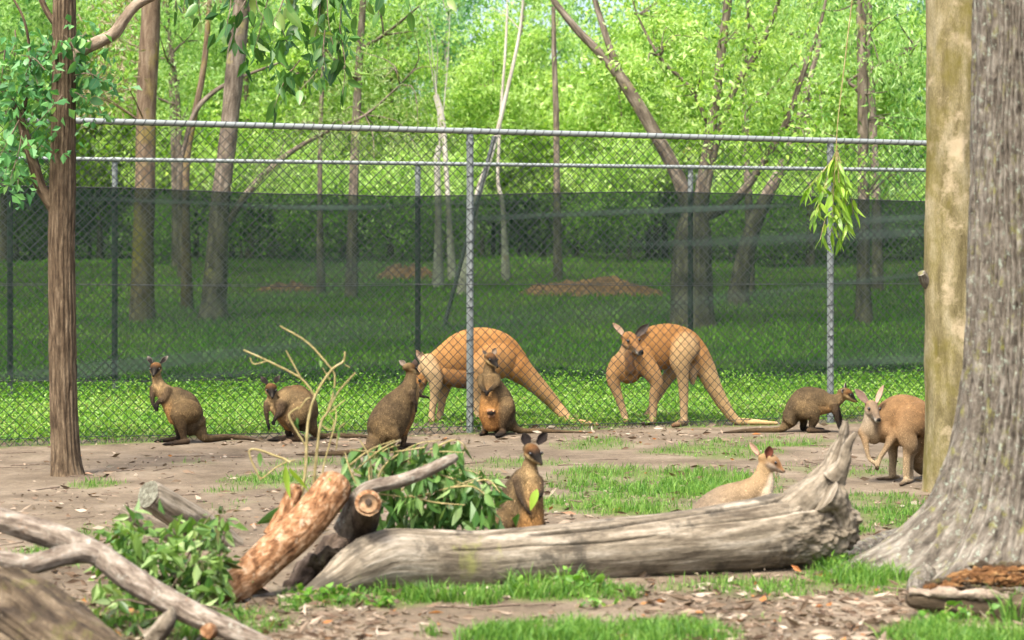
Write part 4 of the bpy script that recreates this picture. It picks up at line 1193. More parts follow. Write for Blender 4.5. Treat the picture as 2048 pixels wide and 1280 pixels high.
# wilted leafy branch heap at the left
wb = thing('wilted_branch', GP(340, 1235), 'wilting leafy cut branch heaped between the logs on the left', 'branch')
g = Geo()
for pts, nl, dd in [([(380, 1200), (330, 1120), (270, 1060), (255, 1005)], 16, 7.1), ([(400, 1190), (400, 1100), (440, 1040), (450, 1010)], 16, 7.0), ([(410, 1180), (440, 1110), (455, 1040)], 13, 7.0), ([(350, 1200), (300, 1150), (240, 1120)], 12, 6.9),
                    ([(360, 1210), (280, 1190), (210, 1190)], 12, 6.75), ([(380, 1190), (360, 1100), (350, 1060)], 14, 7.1), ([(390, 1210), (410, 1180), (430, 1170)], 10, 6.8), ([(340, 1190), (260, 1100), (240, 1040)], 12, 7.1), ([(330, 1220), (280, 1220), (240, 1240)], 12, 6.6),
                    ([(400, 1210), (430, 1215), (455, 1225)], 9, 6.55), ([(390, 1170), (420, 1110), (410, 1060)], 12, 7.0), ([(380, 1210), (330, 1170), (320, 1110)], 12, 6.9), ([(300, 1210), (240, 1200), (195, 1225)], 12, 6.6), ([(340, 1180), (370, 1140), (420, 1120)], 10, 6.9),
                    ([(330, 1230), (300, 1240), (260, 1255)], 10, 6.5), ([(400, 1190), (430, 1150), (450, 1110)], 8, 6.9), ([(370, 1160), (320, 1090), (300, 1050)], 12, 7.05), ([(400, 1230), (430, 1240), (470, 1250)], 8, 6.5), ([(360, 1150), (400, 1060), (430, 1020)], 12, 7.05)]:
    spray(wb, g, pts, dd, 4.5, int(nl * 1.3), LW, 1.0, .12, .016, .55, .8)
add('twigs', g.mesh('twigs', [m_twig]), wb, kind='stuff')
_c = []
for _ in range(125):
    px = random.uniform(200, 445); Yq = random.uniform(6.7, 7.15)
    lo = 1235 if px < 420 else 1215
    _c.append(P(px, random.uniform(1030 + abs(px - 370) * .25, lo), Yq))
m_wil2 = leaf_mat('wilted_leaf_mass', WIL, .34)
add('foliage', leaf_mesh_from('foliage', [blob_leaves(_c, 5, .035, .062, .027, .5)], m_wil2), wb, kind='stuff')

# short greenish stump log behind it
st_ = thing('stump_log', P(400, 1085, 8.3), 'short grey-green sawn log lying behind the wilted branch', 'log')
pa, ra = px3([(296, 988, 28, 8.22), (306, 993, 30, 8.24), (345, 1018, 32, 8.3), (395, 1050, 33, 8.38), (440, 1082, 32, 8.46), (470, 1098, 26, 8.5)])
n_cap = bark_mat('lichened_cut_end', (0.07, 0.066, 0.046), (0.15, 0.148, 0.11), (0.24, 0.245, 0.19), 50, 50, bump=.4)
add('trunk', tube(pa, ra, 72, 120, disp=wood_disp(.08, 30, 21, .06, cracks=[(2.3, .3, .02, .5, .012, .05)]), cap_mi=1).mesh('trunk', [m_log, n_cap]), st_)
pa, ra = px3([(240, 1020, 12, 8.4), (300, 1050, 16, 8.42), (350, 1072, 16, 8.44), (420, 1100, 14, 8.46)])
add('side_limb', tube(pa, ra, 30, 60, disp=wood_disp(.1, 40, 23, .08)).mesh('side_limb', [m_log]), st_)

# forked grey branch and mossy log at the lower left
fb = thing('forked_branch', GP(500, 1285), 'forked grey-brown branch slanting down across the mossy log', 'branch')
pa, ra = px3([(-60, 1020, 22, 6.45), (0, 1039, 23, 6.42), (95, 1067, 25, 6.38), (159, 1090, 24, 6.35), (206, 1115, 24, 6.32), (254, 1153, 26, 6.28), (317, 1191, 25, 6.24), (381, 1226, 24, 6.2), (440, 1252, 22, 6.16), (500, 1276, 18, 6.12), (545, 1292, 12, 6.1)])
add('stem', tube(pa, ra, 60, 240, disp=wood_disp(.1, 50, 31, .07)).mesh('stem', [m_grey_br]), fb)
pa, ra = px3([(-60, 1108, 20, 6.2), (0, 1121, 20, 6.22), (63, 1128, 21, 6.24), (127, 1112, 21, 6.28), (180, 1108, 20, 6.31), (225, 1128, 16, 6.31)])
add('fork', tube(pa, ra, 48, 110, disp=wood_disp(.1, 50, 33, .07)).mesh('fork', [m_grey_br]), fb)
pa, ra = px3([(300, 1280, 20, 6.15), (330, 1250, 18, 6.14), (342, 1228, 12, 6.15), (340, 1214, 5, 6.16)])
add('stub', tube(pa, ra, 36, 50, disp=gn(.03, 30)).mesh('stub', [m_log]), fb)
pa, ra = px3([(414, 1262, 13, 6.08), (420, 1262, 15, 6.12), (428, 1262, 14, 6.18)])
add('stub', tube(pa, ra, 30, 20, disp=gn(.012, 40)).mesh('stub', [m_red_bark]), fb)
ml = thing('mossy_log', GP(60, 1330), 'thick dark mossy rotten log under the forked branch', 'log')
pa, ra = px3([(-150, 1110, 80, 6.7), (-60, 1170, 82, 6.4), (20, 1225, 84, 6.15), (90, 1275, 86, 5.9), (170, 1335, 88, 5.65), (260, 1400, 88, 5.4)])
add('trunk', tube(pa, ra, 120, 260, disp=wood_disp(.24, 40, 41, .08)).mesh('trunk', [m_old]), ml)

# rotten slab at the lower right
rs = thing('rotten_log', GP(1940, 1238), 'split rotten log piece with orange-brown decayed top by the tree roots', 'log')
pa, ra = px3([(1812, 1196, 10, 6.68), (1830, 1198, 20, 6.68), (1890, 1204, 25, 6.68), (1960, 1211, 28, 6.68), (2040, 1218, 34, 6.68), (2120, 1222, 38, 6.68)])
def flat_disp(ct, st, L, pos, r):
    return wood_disp(.06, 30, 51, .06)(ct, st, L, pos, r) - np.clip(pos[:, 2] - .078, 0, 1) * 0.75
add('trunk', tube(pa, ra, 60, 150, disp=flat_disp).mesh('trunk', [m_old]), rs)
q = 60
pa, ra = px3([(1818, 1183, 9, 6.66), (1880, 1186, 12, 6.64), (1960, 1190, 12, 6.64), (2015, 1194, 8, 6.65)])
add('sapwood', tube(pa, ra * .8, 30, 90, disp=gn(.03, 28)).mesh('sapwood', [bark_mat('pale_sapwood', (.16, .125, .09), (.30, .24, .18), (.42, .36, .28), 30, 4)]), rs)
m_rot = bark_mat('orange_rot', (0.03, 0.014, 0.006), (0.16, 0.075, 0.026), (0.36, 0.22, 0.095), 60, 8, bump=1.0)
for k, (xa, ya, xb, yb, r0, dY) in enumerate([(1846, 1174, 1930, 1176, 5, 6.70), (1900, 1176, 2030, 1180, 6, 6.69), (1885, 1166, 1990, 1160, 6, 6.74), (1940, 1156, 2050, 1146, 6, 6.80), (1850, 1166, 1930, 1160, 5, 6.8), (1960, 1164, 2060, 1156, 6, 6.72), (1990, 1146, 2070, 1136, 6, 6.84), (1850, 1168, 2000, 1166, 9, 6.76), (1870, 1160, 2040, 1150, 10, 6.82), (1900, 1150, 2060, 1136, 9, 6.88), (1950, 1142, 2070, 1126, 8, 6.94), (1980, 1172, 2080, 1160, 12, 6.8), (1860, 1174, 1960, 1178, 7, 6.72), (1930, 1134, 2010, 1128, 6, 6.97)]):
    pa, ra = px3([(xa, ya, r0 * .4, dY), ((xa * 2 + xb) / 3, (ya * 2 + yb) / 3 - 2, r0, dY), ((xa + xb * 2) / 3, (ya + yb * 2) / 3 + 1, r0, dY), (xb, yb, r0 * .6, dY)])
    add('rotten_splinter', tube(pa, ra * .8, 20, 70, disp=gn(.04, 60)).mesh('rotten_splinter', [(m_rot, m_old, m_rot)[k % 3]]), rs)

# hanging bright sprig in front of the right-hand fence post
YS = 12.9
hs = thing('hanging_sprig', P(1672, 300, YS), 'bright lime drooping gum sprig hanging in front of the fence post', 'branch')
g = Geo()
tube(np.array([P(x, y, YS) for x, y in [(1740, -260), (1712, -60), (1690, 120), (1676, 240), (1672, 300)]]), np.array([4, 3, 2.4, 2, 2]) / 2 * YS / F, 6, 30, geo=g)
for pts, nl in [([(1676, 290), (1660, 340), (1640, 400), (1630, 440)], 10), ([(1674, 300), (1668, 360), (1665, 430), (1662, 470)], 13), ([(1675, 300), (1688, 360), (1692, 420), (1694, 460)], 13), ([(1672, 310), (1640, 350), (1612, 380)], 8), ([(1668, 340), (1640, 400), (1622, 450)], 8),
                ([(1675, 320), (1680, 400), (1678, 480)], 13), ([(1680, 330), (1700, 380), (1706, 430)], 8), ([(1670, 360), (1650, 440), (1640, 480)], 9), ([(1676, 300), (1672, 340), (1670, 380)], 8), ([(1674, 380), (1690, 430), (1690, 480)], 9)]:
    spray(hs, g, pts, YS, 2.2, int(nl * 1.5), LB, 1.3, .14, .02, 1.2, .65)
add('twigs', g.mesh('twigs', [m_stick]), hs, kind='stuff')

# leafy weeds rooted at the logs, roots and fence foot
WL = [single_leaf('leaf', 0.03, 0.02, c, .2, leaf_mat_obj('weed_single_leaf', [(0.0, (0.055, 0.15, 0.018)), (0.5, (0.115, 0.24, 0.028)), (1.0, (0.20, 0.32, 0.05))], .38), False) for c in (.2, .4)]
def weed(px, py, wpx, hpx, nst, per, label, sz=1.0):
    b = GP(px, py); s = F / b[1]
    root = thing('weed', b, label, 'weed', 'leafy weeds on the enclosure floor')
    g = Geo()
    for k in range(nst):
        x0 = b + [random.gauss(0, wpx / s * .4), random.gauss(0, wpx / s * .25), 0]
        x0[2] = float(gz(x0[0], x0[1])[0])
        tp = x0 + [random.gauss(0, .03), random.gauss(0, .03), hpx / s * random.uniform(.45, 1.05)]
        tube([x0, (x0 + tp) / 2 + rng.normal(size=3) * .006, tp], [.0018, .0015, .001], 4, 6, geo=g)
        for j in range(per):
            t = .25 + .75 * (j + random.random()) / per
            put_leaf(random.choice(WL), x0 * (1 - t) + tp * t, [random.gauss(0, 1), random.gauss(0, 1), random.uniform(-.3, .5)], sz * random.uniform(.6, 1.25), root)
    add('stems', g.mesh('stems', [m_stick]), root, kind='stuff')
weed(640, 1208, 70, 36, 16, 6, 'low leafy weed patch beside the spur of the grey log')
weed(760, 1215, 40, 24, 8, 5, 'small leafy weed at the foot of the grey log, left part', .8)
weed(1150, 1185, 60, 50, 11, 5, 'taller leafy weed growing against the middle of the grey log', 1.1)
weed(1060, 1190, 40, 30, 8, 5, 'small leafy weed beside the tall one against the grey log')
weed(1690, 1140, 60, 40, 14, 6, 'bright leafy weed beside the gnarled end of the grey log', 1.1)
weed(1900, 1250, 70, 36, 14, 5, 'leafy weed in front of the rotten log piece', 1.0)
weed(945, 862, 40, 36, 16, 7, 'leafy weed at the foot of the centre fence post beside the pouched wallaby', 1.1)
weed(170, 884, 90, 26, 16, 6, 'leafy weed strip along the fence foot behind the slim tree', 1.1)
weed(1180, 1215, 30, 22, 6, 5, 'tiny leafy weed in the bare strip before the grey log', .8)

# longer grass tufts along the foot of the log
TX, TY, TH_ = [], [], []
for (px, py, wpx, cnt, hm) in [(860, 1205, 90, 420, .09), (1100, 1190, 70, 380, .10), (960, 1200, 60, 250, .07), (1740, 1150, 90, 900, .09), (1250, 1185, 80, 250, .06), (1930, 1285, 140, 900, .06), (1200, 1275, 230, 1800, .07), (1800, 1140, 60, 300, .05), (640, 1215, 90, 300, .05), (1300, 975, 180, 1800, .06), (2030, 1250, 30, 70, .16)]:
    b = GP(px, py); s = F / b[1]
    nc = max(3, cnt // 38); ci = rng.integers(0, nc, cnt)
    TX.append((b[0] + rng.normal(size=nc) * wpx / s * .55)[ci] + rng.normal(size=cnt) * .022); TY.append((b[1] + rng.normal(size=nc) * .09 * (b[1] / 7) ** 2)[ci] + rng.normal(size=cnt) * .022); TH_.append(hm * (.35 + .75 * rng.random(cnt)))
TX, TY, TH_ = map(np.concatenate, (TX, TY, TH_))
add('tall_grass', blade_mesh('tall_grass', [(blades(TX, TY, TH_, .003 + .003 * rng.random(len(TX)), 1.0), rng.random(len(TX)) * .85)], m_grass), label='longer green grass tufts along the logs and roots', cat='grass', kind='stuff')

# ================================================================== WALLABIES AND KANGAROOS
def fur_mat(name, rough=0.85):
    n = NT(name)
    c = n.attr('Col', 'Color')
    nz = n.noise(n.objc(), 140, 3, .7)
    c = n.mix(0.6, c, n.ramp(nz, [(0.3, 0.55), (0.6, 1.05), (0.8, 1.3)]), 'MULTIPLY')
    b = n.bsdf(c, rough, n.bump(nz, .35, .006), 0.15)
    return n.done(b)
m_fur = fur_mat('fur_skin')
n = NT('fur_strand'); m_strand = n.done(n.bsdf(n.attr('Col', 'Color'), 0.75, None, 0.2))
n = NT('dark_eye'); m_eye = n.done(n.bsdf((0.006, 0.005, 0.004), 0.12, None, 0.6))

WAL = dict(mul=(.64, .62, .53), mott=(.45, 1.1), var=.42, back=(.082, .060, .037), side=(.165, .112, .058), belly=(.33, .165, .055), limb=(.070, .046, .029), dark=(.007, .0055, .005), tail=(.066, .048, .036), thigh=(.148, .100, .050), cheek=(.34, .25, .135),
           crown=(.140, .066, .023), mask=(.018, .015, .014), nose=(.003, .003, .003), muzzle=(.085, .075, .066), chest=(.31, .215, .115), pouch=(.29, .140, .050), rim=(.42, .23, .14))
RED = dict(mul=(.70, .68, .59), mott=(.70, .60), var=.4, back=(.37, .170, .052), side=(.40, .215, .085), belly=(.52, .37, .22), limb=(.50, .36, .22), dark=(.105, .055, .030), tail=(.52, .36, .20), thigh=(.56, .38, .20), cheek=(.38, .265, .165), crown=(.335, .170, .066), mask=(.32, .19, .10),
           nose=(.020, .019, .019), muzzle=(.40, .37, .34), chest=(.25, .135, .062), pouch=(.56, .37, .2), rim=(.5, .3, .2))
JUV = dict(RED, back=(.215, .118, .054), side=(.25, .155, .085), belly=(.32, .22, .13), limb=(.40, .315, .22), tail=(.32, .25, .17), thigh=(.26, .18, .11), cheek=(.33, .28, .235), crown=(.20, .145, .105), mask=(.20, .15, .12), nose=(.010, .009, .010), muzzle=(.50, .47, .44), chest=(.28, .21, .14), dark=(.055, .034, .022))
JOE = dict(JUV, mul=(.72, .71, .68), mott=(.72, .56), var=.36, back=(.195, .155, .115), side=(.30, .19, .092), belly=(.44, .38, .30), chest=(.34, .235, .125), cheek=(.44, .36, .28), crown=(.30, .20, .11), mask=(.33, .17, .075), muzzle=(.50, .45, .40), nose=(.015, .012, .012), thigh=(.25, .19, .13), tail=(.18, .15, .12))

def capsule_rings(path, ru, rw, seg=20):
    """closed elliptical tube with round ends; ru in the vertical plane, rw across it"""
    n = len(path)
    t = np.gradient(path, axis=0); t /= np.maximum(np.linalg.norm(t, axis=1)[:, None], 1e-9)
    pc, pr, pw, tt = [], [], [], []
    for a in (1.45, 1.0, .5):
        pc.append(path[0] - t[0] * ru[0] * math.sin(a)); pr.append(ru[0] * math.cos(a)); pw.append(rw[0] * math.cos(a)); tt.append(t[0])
    for k in range(n): pc.append(path[k]); pr.append(ru[k]); pw.append(rw[k]); tt.append(t[k])
    for a in (.5, 1.0, 1.45):
        pc.append(path[-1] + t[-1] * ru[-1] * math.sin(a)); pr.append(ru[-1] * math.cos(a)); pw.append(rw[-1] * math.cos(a)); tt.append(t[-1])
    pc, pr, pw, tt = map(np.array, (pc, pr, pw, tt))
    ref = np.where(np.abs(tt[:, 1:2]) > .86, np.array([[1., 0, 0]]), np.array([[0, 1., 0]]))
    W = ref - tt * (ref * tt).sum(1)[:, None]; W /= np.linalg.norm(W, axis=1)[:, None]
    for k in range(1, len(W)):
        if W[k].dot(W[k - 1]) < 0: W[k] = -W[k]
    U = np.cross(tt, W)
    th = np.linspace(0, 2 * np.pi, seg, endpoint=False)
    v = pc[:, None] + pr[:, None, None] * np.cos(th)[None, :, None] * U[:, None] + pw[:, None, None] * np.sin(th)[None, :, None] * W[:, None]
    m = len(pc)
    v = v.reshape(-1, 3)
    i, j = np.meshgrid(np.arange(m - 1), np.arange(seg), indexing='ij')
    q = np.column_stack([(i * seg + j).ravel(), (i * seg + (j + 1) % seg).ravel(), ((i + 1) * seg + (j + 1) % seg).ravel(), ((i + 1) * seg + j).ravel()])
    v = np.vstack([v, pc[:1], pc[-1:]])
    k = np.arange(seg); k2 = (k + 1) % seg
    tr = np.vstack([np.column_stack([k2, k, 0 * k + len(v) - 2]), np.column_stack([k + (m - 1) * seg, k2 + (m - 1) * seg, 0 * k + len(v) - 1])])
    return v, q, tr

class Animal:
    def __init__(s, pal, gy, scale=1.0, voxel=0.0042):
        s.pal, s.Y = pal, GY(gy)
        s.s = F / s.Y
        s.g = Geo(); s.smp = []; s.head = None; s.extra = []; s.eyes = []; s.voxel = voxel
    def w(s, px, py, d=0.0):
        return np.array([(px - 1024) / s.s, s.Y + d / s.s, H - (py - HZ) / s.s])
    def ground(s, px, py, r):            # lies on the ground: py is the row of its underside
        p = GP(px, py); rr = r / s.s
        return p + [0, 0, rr * .9]
    def chain(s, pts, colr, wide=1.0, m=None, ishead=False):
        """pts: (px, py, r[, d[, wide]]) in pixels, or ('g', px, py, r) lying on the ground"""
        W = []
        for p in pts:
            if p[0] == 'g':
                W.append([*s.ground(p[1], p[2], p[3]), p[3] / s.s, wide])
            else:
                W.append([*s.w(p[0], p[1], p[3] if len(p) > 3 else 0), p[2] / s.s, p[4] if len(p) > 4 else wide])
        s.wchain(np.array(W), colr, m, ishead)
        return s
    def wchain(s, W, colr, m=None, ishead=False):
        q = catmull(W, m or max(6, len(W) * 5))
        r = np.maximum(q[:, 3], .0015)
        v, qd, tr = capsule_rings(q[:, :3], r, r * q[:, 4])
        s.g.put(v, [qd, tr])
        c0 = np.array(s.pal[colr[0]] if isinstance(colr, tuple) else s.pal[colr])
        c1 = np.array(s.pal[colr[1]] if isinstance(colr, tuple) else s.pal[colr])
        for k in range(len(q)):
            t = k / max(1, len(q) - 1)
            s.smp.append([*q[k, :3], r[k], *(c0 * (1 - t) + c1 * t), 1.0 if ishead else 0.0])
    def arm(s, pts, colr=('limb', 'dark'), fingers=True):
        s.chain(pts, colr)
        if not fingers: return
        a, b = s.w(*[pts[-2][0], pts[-2][1], pts[-2][3] if len(pts[-2]) > 3 else 0]), s.w(*[pts[-1][0], pts[-1][1], pts[-1][3] if len(pts[-1]) > 3 else 0])
        d = unit(b - a); r = pts[-1][2] / s.s
        x = unit(np.cross(d, [0.3, -1, .2]))
        for k, f in enumerate((-1.0, -.5, 0, .5, 1.0)):
            L = r * (2.0 - .5 * abs(f))
            e = b + d * L + x * f * r * .95 + np.array([0, 0, -.25 * r])
            md = b + d * L * .55 + x * f * r * .75
            s.wchain(np.array([[*b, r * .42, 1], [*md, r * .33, 1], [*e, r * .20, 1]]), 'dark', 6)
    def foot(s, heel, toe, r, toe2=None):
        """long hind foot lying on the ground between two pixels of its underside"""
        a, b = s.ground(*heel, r * .8), s.ground(*toe, r * .55)
        m = a * .45 + b * .55
        s.wchain(np.array([[*(a + [0, 0, r * .15 / s.s]), r * .95 / s.s, 1.1], [*m, r * .75 / s.s, 1.3], [*(a * .15 + b * .85), r * .6 / s.s, 1.2], [*b, r * .3 / s.s, 1]]), ('limb', 'dark'), 12)
        d = unit(b - a); x = np.array([-d[1], d[0], 0])
        for f in (-1, 1):
            e = a * .22 + b * .78 + x * f * r * .9 / s.s
            s.wchain(np.array([[*m, r * .4 / s.s, 1], [*e, r * .25 / s.s, 1]]), 'dark', 6)
    def set_head(s, px, py, d, L, yaw, pitch, roll=0, kind='wal'):
        """head of L pixels length; yaw 0 looks at the camera, + to the right of the picture"""
        o = s.w(px, py, d); l = L / s.s
        ya, pi_, ro = map(math.radians, (yaw, pitch, roll))
        fw = np.array([math.sin(ya) * math.cos(pi_), -math.cos(ya) * math.cos(pi_), -math.sin(pi_)])
        rt = unit(np.cross(fw, [0, 0, 1.0])); up = np.cross(rt, fw)
        rt, up = rt * math.cos(ro) + up * math.sin(ro), up * math.cos(ro) - rt * math.sin(ro)
        s.head = (o, l, fw, rt, up, kind)
        def hp(x, y, z, r, wd=1.0): return [*(o + l * (fw * x + rt * y + up * z)), r * l, wd]
        if kind == 'wal':
            ch = [[hp(-.26, 0, -.02, .20), hp(-.08, 0, .05, .265, 1.15), hp(.12, 0, .055, .26, 1.15), hp(.30, 0, -.005, .215, 1.15), hp(.42, 0, -.055, .172, 1.15), hp(.53, 0, -.09, .140, 1.15), hp(.60, 0, -.105, .115, 1.15)],
                  [hp(-.02, 0, -.12, .16), hp(.25, 0, -.15, .13), hp(.44, 0, -.165, .095), hp(.57, 0, -.17, .065)],
                  [hp(.0, .16, -.07, .17), hp(.2, .14, -.085, .145), hp(.36, .09, -.11, .11)], [hp(.0, -.16, -.07, .17), hp(.2, -.14, -.085, .145), hp(.36, -.09, -.11, .11)],
                  [hp(.10, .16, .10, .09), hp(.25, .15, .075, .08)], [hp(.10, -.16, .10, .09), hp(.25, -.15, .075, .08)], [hp(.64, 0, -.075, .075), hp(.68, 0, -.09, .066)]]
            s.eyes = [(o + l * (fw * .245 + rt * f * .222 + up * .08), .058 * l) for f in (-1, 1)]
        else:
            ch = [[hp(-.26, 0, -.02, .19), hp(-.08, 0, .04, .225), hp(.10, 0, .045, .215), hp(.28, 0, -.01, .180), hp(.46, 0, -.06, .148), hp(.62, 0, -.095, .132), hp(.74, 0, -.115, .122)],
                  [hp(-.02, 0, -.12, .15), hp(.25, 0, -.16, .125), hp(.48, 0, -.185, .105), hp(.69, 0, -.20, .080)],
                  [hp(.0, .13, -.08, .155), hp(.2, .115, -.10, .13)], [hp(.0, -.13, -.08, .155), hp(.2, -.115, -.10, .13)],
                  [hp(.08, .12, .09, .085), hp(.24, .12, .065, .075)], [hp(.08, -.12, .09, .085), hp(.24, -.12, .065, .075)], [hp(.80, 0, -.07, .075, 1.0), hp(.83, 0, -.085, .065, 1.0)],
                  [hp(.70, .06, -.155, .08), hp(.76, .055, -.16, .07)], [hp(.70, -.06, -.155, .08), hp(.76, -.055, -.16, .07)]]
            s.eyes = [(o + l * (fw * .235 + rt * f * .195 + up * .075), .056 * l) for f in (-1, 1)]
        for c in ch:
            q = np.array(c)
            s.wchain(q, 'crown', None, True)
    def head_color(s, v):
        o, l, fw, rt, up, kind = s.head
        p = (v - o) / l
        x, y, z = p @ fw, np.abs(p @ rt), p @ up
        pal = {k: np.array(c) for k, c in s.pal.items()}
        sm = lambda a, b, t: np.clip((t - a) / (b - a), 0, 1)[:, None]
        c = pal['crown'] + 0 * v
        c = c * (1 - sm(.05, -.2, x)) + pal['side'] * sm(.05, -.2, x)
        if kind == 'wal':
            c = c * (1 - sm(.08, .40, x)) + pal['mask'] * sm(.08, .40, x)                     # dark bridge of the nose
            m = np.exp(-((x - .26) / .16) ** 2 - ((z - .06) / .09) ** 2 - ((y - .2) / .12) ** 2)[:, None]
            c = c * (1 - np.clip(m * 1.5, 0, .95)) + pal['mask'] * .6 * np.clip(m * 1.5, 0, .95)
            g = (sm(.36, .5, x) * sm(-.14, -.04, z) * sm(.07, .0, y))
            c = c * (1 - g * .5) + pal['muzzle'] * g * .5
            lo = np.maximum(sm(-.03, -.10, z + .10 * np.clip(x - .3, 0, 1)), sm(.17, .25, y) * sm(.02, -.05, z)) * sm(-.10, .12, x)
            c = c * (1 - lo) + pal['cheek'] * lo
        else:
            m = sm(.48, .62, x)
            side = np.clip(m * sm(-.04, -.12, z), 0, 1)
            c = c * (1 - side) + pal['muzzle'] * side
            ck = sm(-.02, -.16, z) * (1 - m)
            c = c * (1 - ck) + pal['cheek'] * ck
            st = sm(.30, .5, x) * sm(.03, .10, y) * sm(.16, .06, y) * sm(-.16, -.06, z) * .5
            c = c * (1 - st) + np.array([.12, .10, .09]) * st
        nx = .645 if kind == 'wal' else .775
        nn = sm(nx, nx + .03, x) * sm(-.16, -.12, z)
        c = c * (1 - nn) + pal['nose'] * nn
        mo = np.exp(-((z + .165) / .014) ** 2)[:, None] * sm(.45, .55, x)
        return c * (1 - mo * .7)
    def ear(s, base, tip, width, face, inner, outer, tipc=None, cup=.55):
        """base, tip: (px, py, d); face: world direction the opening looks at"""
        b, t = s.w(*base), s.w(*tip)
        ax = t - b; L = np.linalg.norm(ax); ax /= L
        f = np.array(face, float); f -= ax * f.dot(ax); f = unit(f)
        sd = np.cross(ax, f); wd = width / s.s / 2
        nu, nv = 12, 9
        V, C = [], []
        ci, co = np.array(inner), np.array(outer); ctip = np.array(tipc) if tipc is not None else co
        for lay in (0, 1):
            for a in range(nu):
                u = a / (nu - 1)
                w_ = wd * (0.42 + 0.58 * math.sin(min(1, u * 1.75) * math.pi / 2)) * (1 - max(0, (u - .42) / .58) ** 2.1) ** .9 + .0008
                for e in range(nv):
                    q = -1 + 2 * e / (nv - 1)
                    dep = cup * w_ * (q * q - .55) + (1 - u) ** 2 * wd * .1
                    th = (.0016 + .0022 * (1 - u)) * (1 - .5 * q * q)
                    V.append(b + ax * (u - .08) * L + sd * w_ * q * (1 - .1 * q * q) + f * (dep + (th if lay == 0 else -th)))
                    k = max(0, (u - .5) / .5) ** 1.6
                    rimk = .35 * abs(q) ** 8
                    C.append(((ci * (1 - rimk) + ctip * rimk) if lay == 0 else co) * (1 - k * .8) + ctip * k * .8)
        V = np.array(V)
        i, j = np.meshgrid(np.arange(nu - 1), np.arange(nv - 1), indexing='ij'); a = (i * nv + j).ravel(); N_ = nu * nv
        q1 = np.column_stack([a, a + nv, a + nv + 1, a + 1]); q2 = np.column_stack([a, a + 1, a + nv + 1, a + nv]) + N_
        if np.dot(np.cross(ax, sd), f) > 0: q1, q2 = q1[:, ::-1], q2[:, ::-1]
        per = [k for k in range(nv)] + [k * nv + nv - 1 for k in range(1, nu)] + [(nu - 1) * nv + k for k in range(nv - 2, -1, -1)] + [k * nv for k in range(nu - 2, 0, -1)]
        per = np.array(per); p2 = np.roll(per, -1)
        q3 = np.column_stack([per, p2, p2 + N_, per + N_])
        s.extra.append((V, [q1, q2, q3], np.array(C)))
    def build(s, name, label, cat, group=None, fur=20000, fur_len=.0115, smooth=7):
        tmp = bpy.data.objects.new('tmp', s.g.mesh('tmp', []))
        col.objects.link(tmp)
        md = tmp.modifiers.new('r', 'REMESH'); md.mode = 'VOXEL'; md.voxel_size = s.voxel; md.adaptivity = 0
        m2 = tmp.modifiers.new('s', 'SMOOTH'); m2.factor = .5; m2.iterations = smooth
        dg = bpy.context.evaluated_depsgraph_get(); dg.update()
        ev = tmp.evaluated_get(dg)
        me = bpy.data.meshes.new_from_object(ev, depsgraph=dg)
        nv = len(me.vertices)
        v = np.empty(nv * 3, np.float32); me.vertices.foreach_get('co', v); v = v.reshape(-1, 3).astype(float)
        nl = len(me.loops); lv = np.empty(nl, np.int32); me.loops.foreach_get('vertex_index', lv)
        ls = np.empty(len(me.polygons), np.int32); me.polygons.foreach_get('loop_start', ls)
        lt_ = np.empty(len(me.polygons), np.int32); me.polygons.foreach_get('loop_total', lt_)
        nrm = np.empty(nv * 3, np.float32); me.vertices.foreach_get('normal', nrm); nrm = nrm.reshape(-1, 3).astype(float)
        v = v - nrm * fur_len * .4
        quads = lv[ls[lt_ == 4][:, None] + np.arange(4)]
        tris = lv[ls[lt_ == 3][:, None] + np.arange(3)] if (lt_ == 3).any() else np.zeros((0, 3), int)
        bpy.data.objects.remove(tmp, do_unlink=True)
        S = np.array(s.smp)
        C = np.zeros((nv, 3)); HW = np.zeros(nv)
        for a in range(0, nv, 4000):
            d = np.linalg.norm(v[a:a + 4000, None] - S[None, :, :3], axis=2) / S[None, :, 3]
            wgt = np.exp(-7 * d) + 1e-12
            wgt /= wgt.sum(1, keepdims=True)
            C[a:a + 4000] = wgt @ S[:, 4:7]; HW[a:a + 4000] = wgt @ S[:, 7]
        # backs are darker, undersides warmer (coat pattern)
        if s.head is not None:
            hc = s.head_color(v)
            k = np.clip((HW - .35) / .3, 0, 1)[:, None]
            C = C * (1 - k) + hc * k
        C = C * np.array(s.pal['mul'])
        sp = fbm(v * 26, 3)[:, None]
        m0, m1 = s.pal['mott']
        C = C * (m0 + m1 * sp) * (1 - m1 * .2 + m1 * .4 * fbm(v * 75, 2)[:, None])
        body_v, body_c, body_f, base = [v], [C], [quads, tris], nv
        f4, f3 = [quads], [tris]
        for (ev_, ef, ec) in s.extra:
            body_v.append(ev_); body_c.append(ec)
            for q in ef: f4.append(q + base)
            base += len(ev_)
        foot = s.w(0, 0)
        bx_ = np.vstack(body_v)
        root = thing(name, (float(v[:, 0].mean()), float(v[:, 1].mean()), 0.0), label, cat, group)
        fl = [np.vstack(f4)] + ([np.vstack(f3)] if len(tris) else [])
        add('body', mesh_np('body', bx_, fl, [m_fur], attrs={'Col': (np.vstack(body_c), 'FLOAT_COLOR')}), root)
        for (p, r) in s.eyes:
            th, ph = np.meshgrid(np.linspace(0, 2 * np.pi, 12, endpoint=False), np.linspace(0, np.pi, 8))
            vv = p + r * np.column_stack([(np.sin(ph) * np.cos(th)).ravel(), (np.sin(ph) * np.sin(th)).ravel(), np.cos(ph).ravel()])
            i, j = np.meshgrid(np.arange(7), np.arange(12), indexing='ij')
            add('eye', mesh_np('eye', vv, np.column_stack([(i * 12 + j).ravel(), ((i + 1) * 12 + j).ravel(), ((i + 1) * 12 + (j + 1) % 12).ravel(), (i * 12 + (j + 1) % 12).ravel()]), [m_eye]), root)
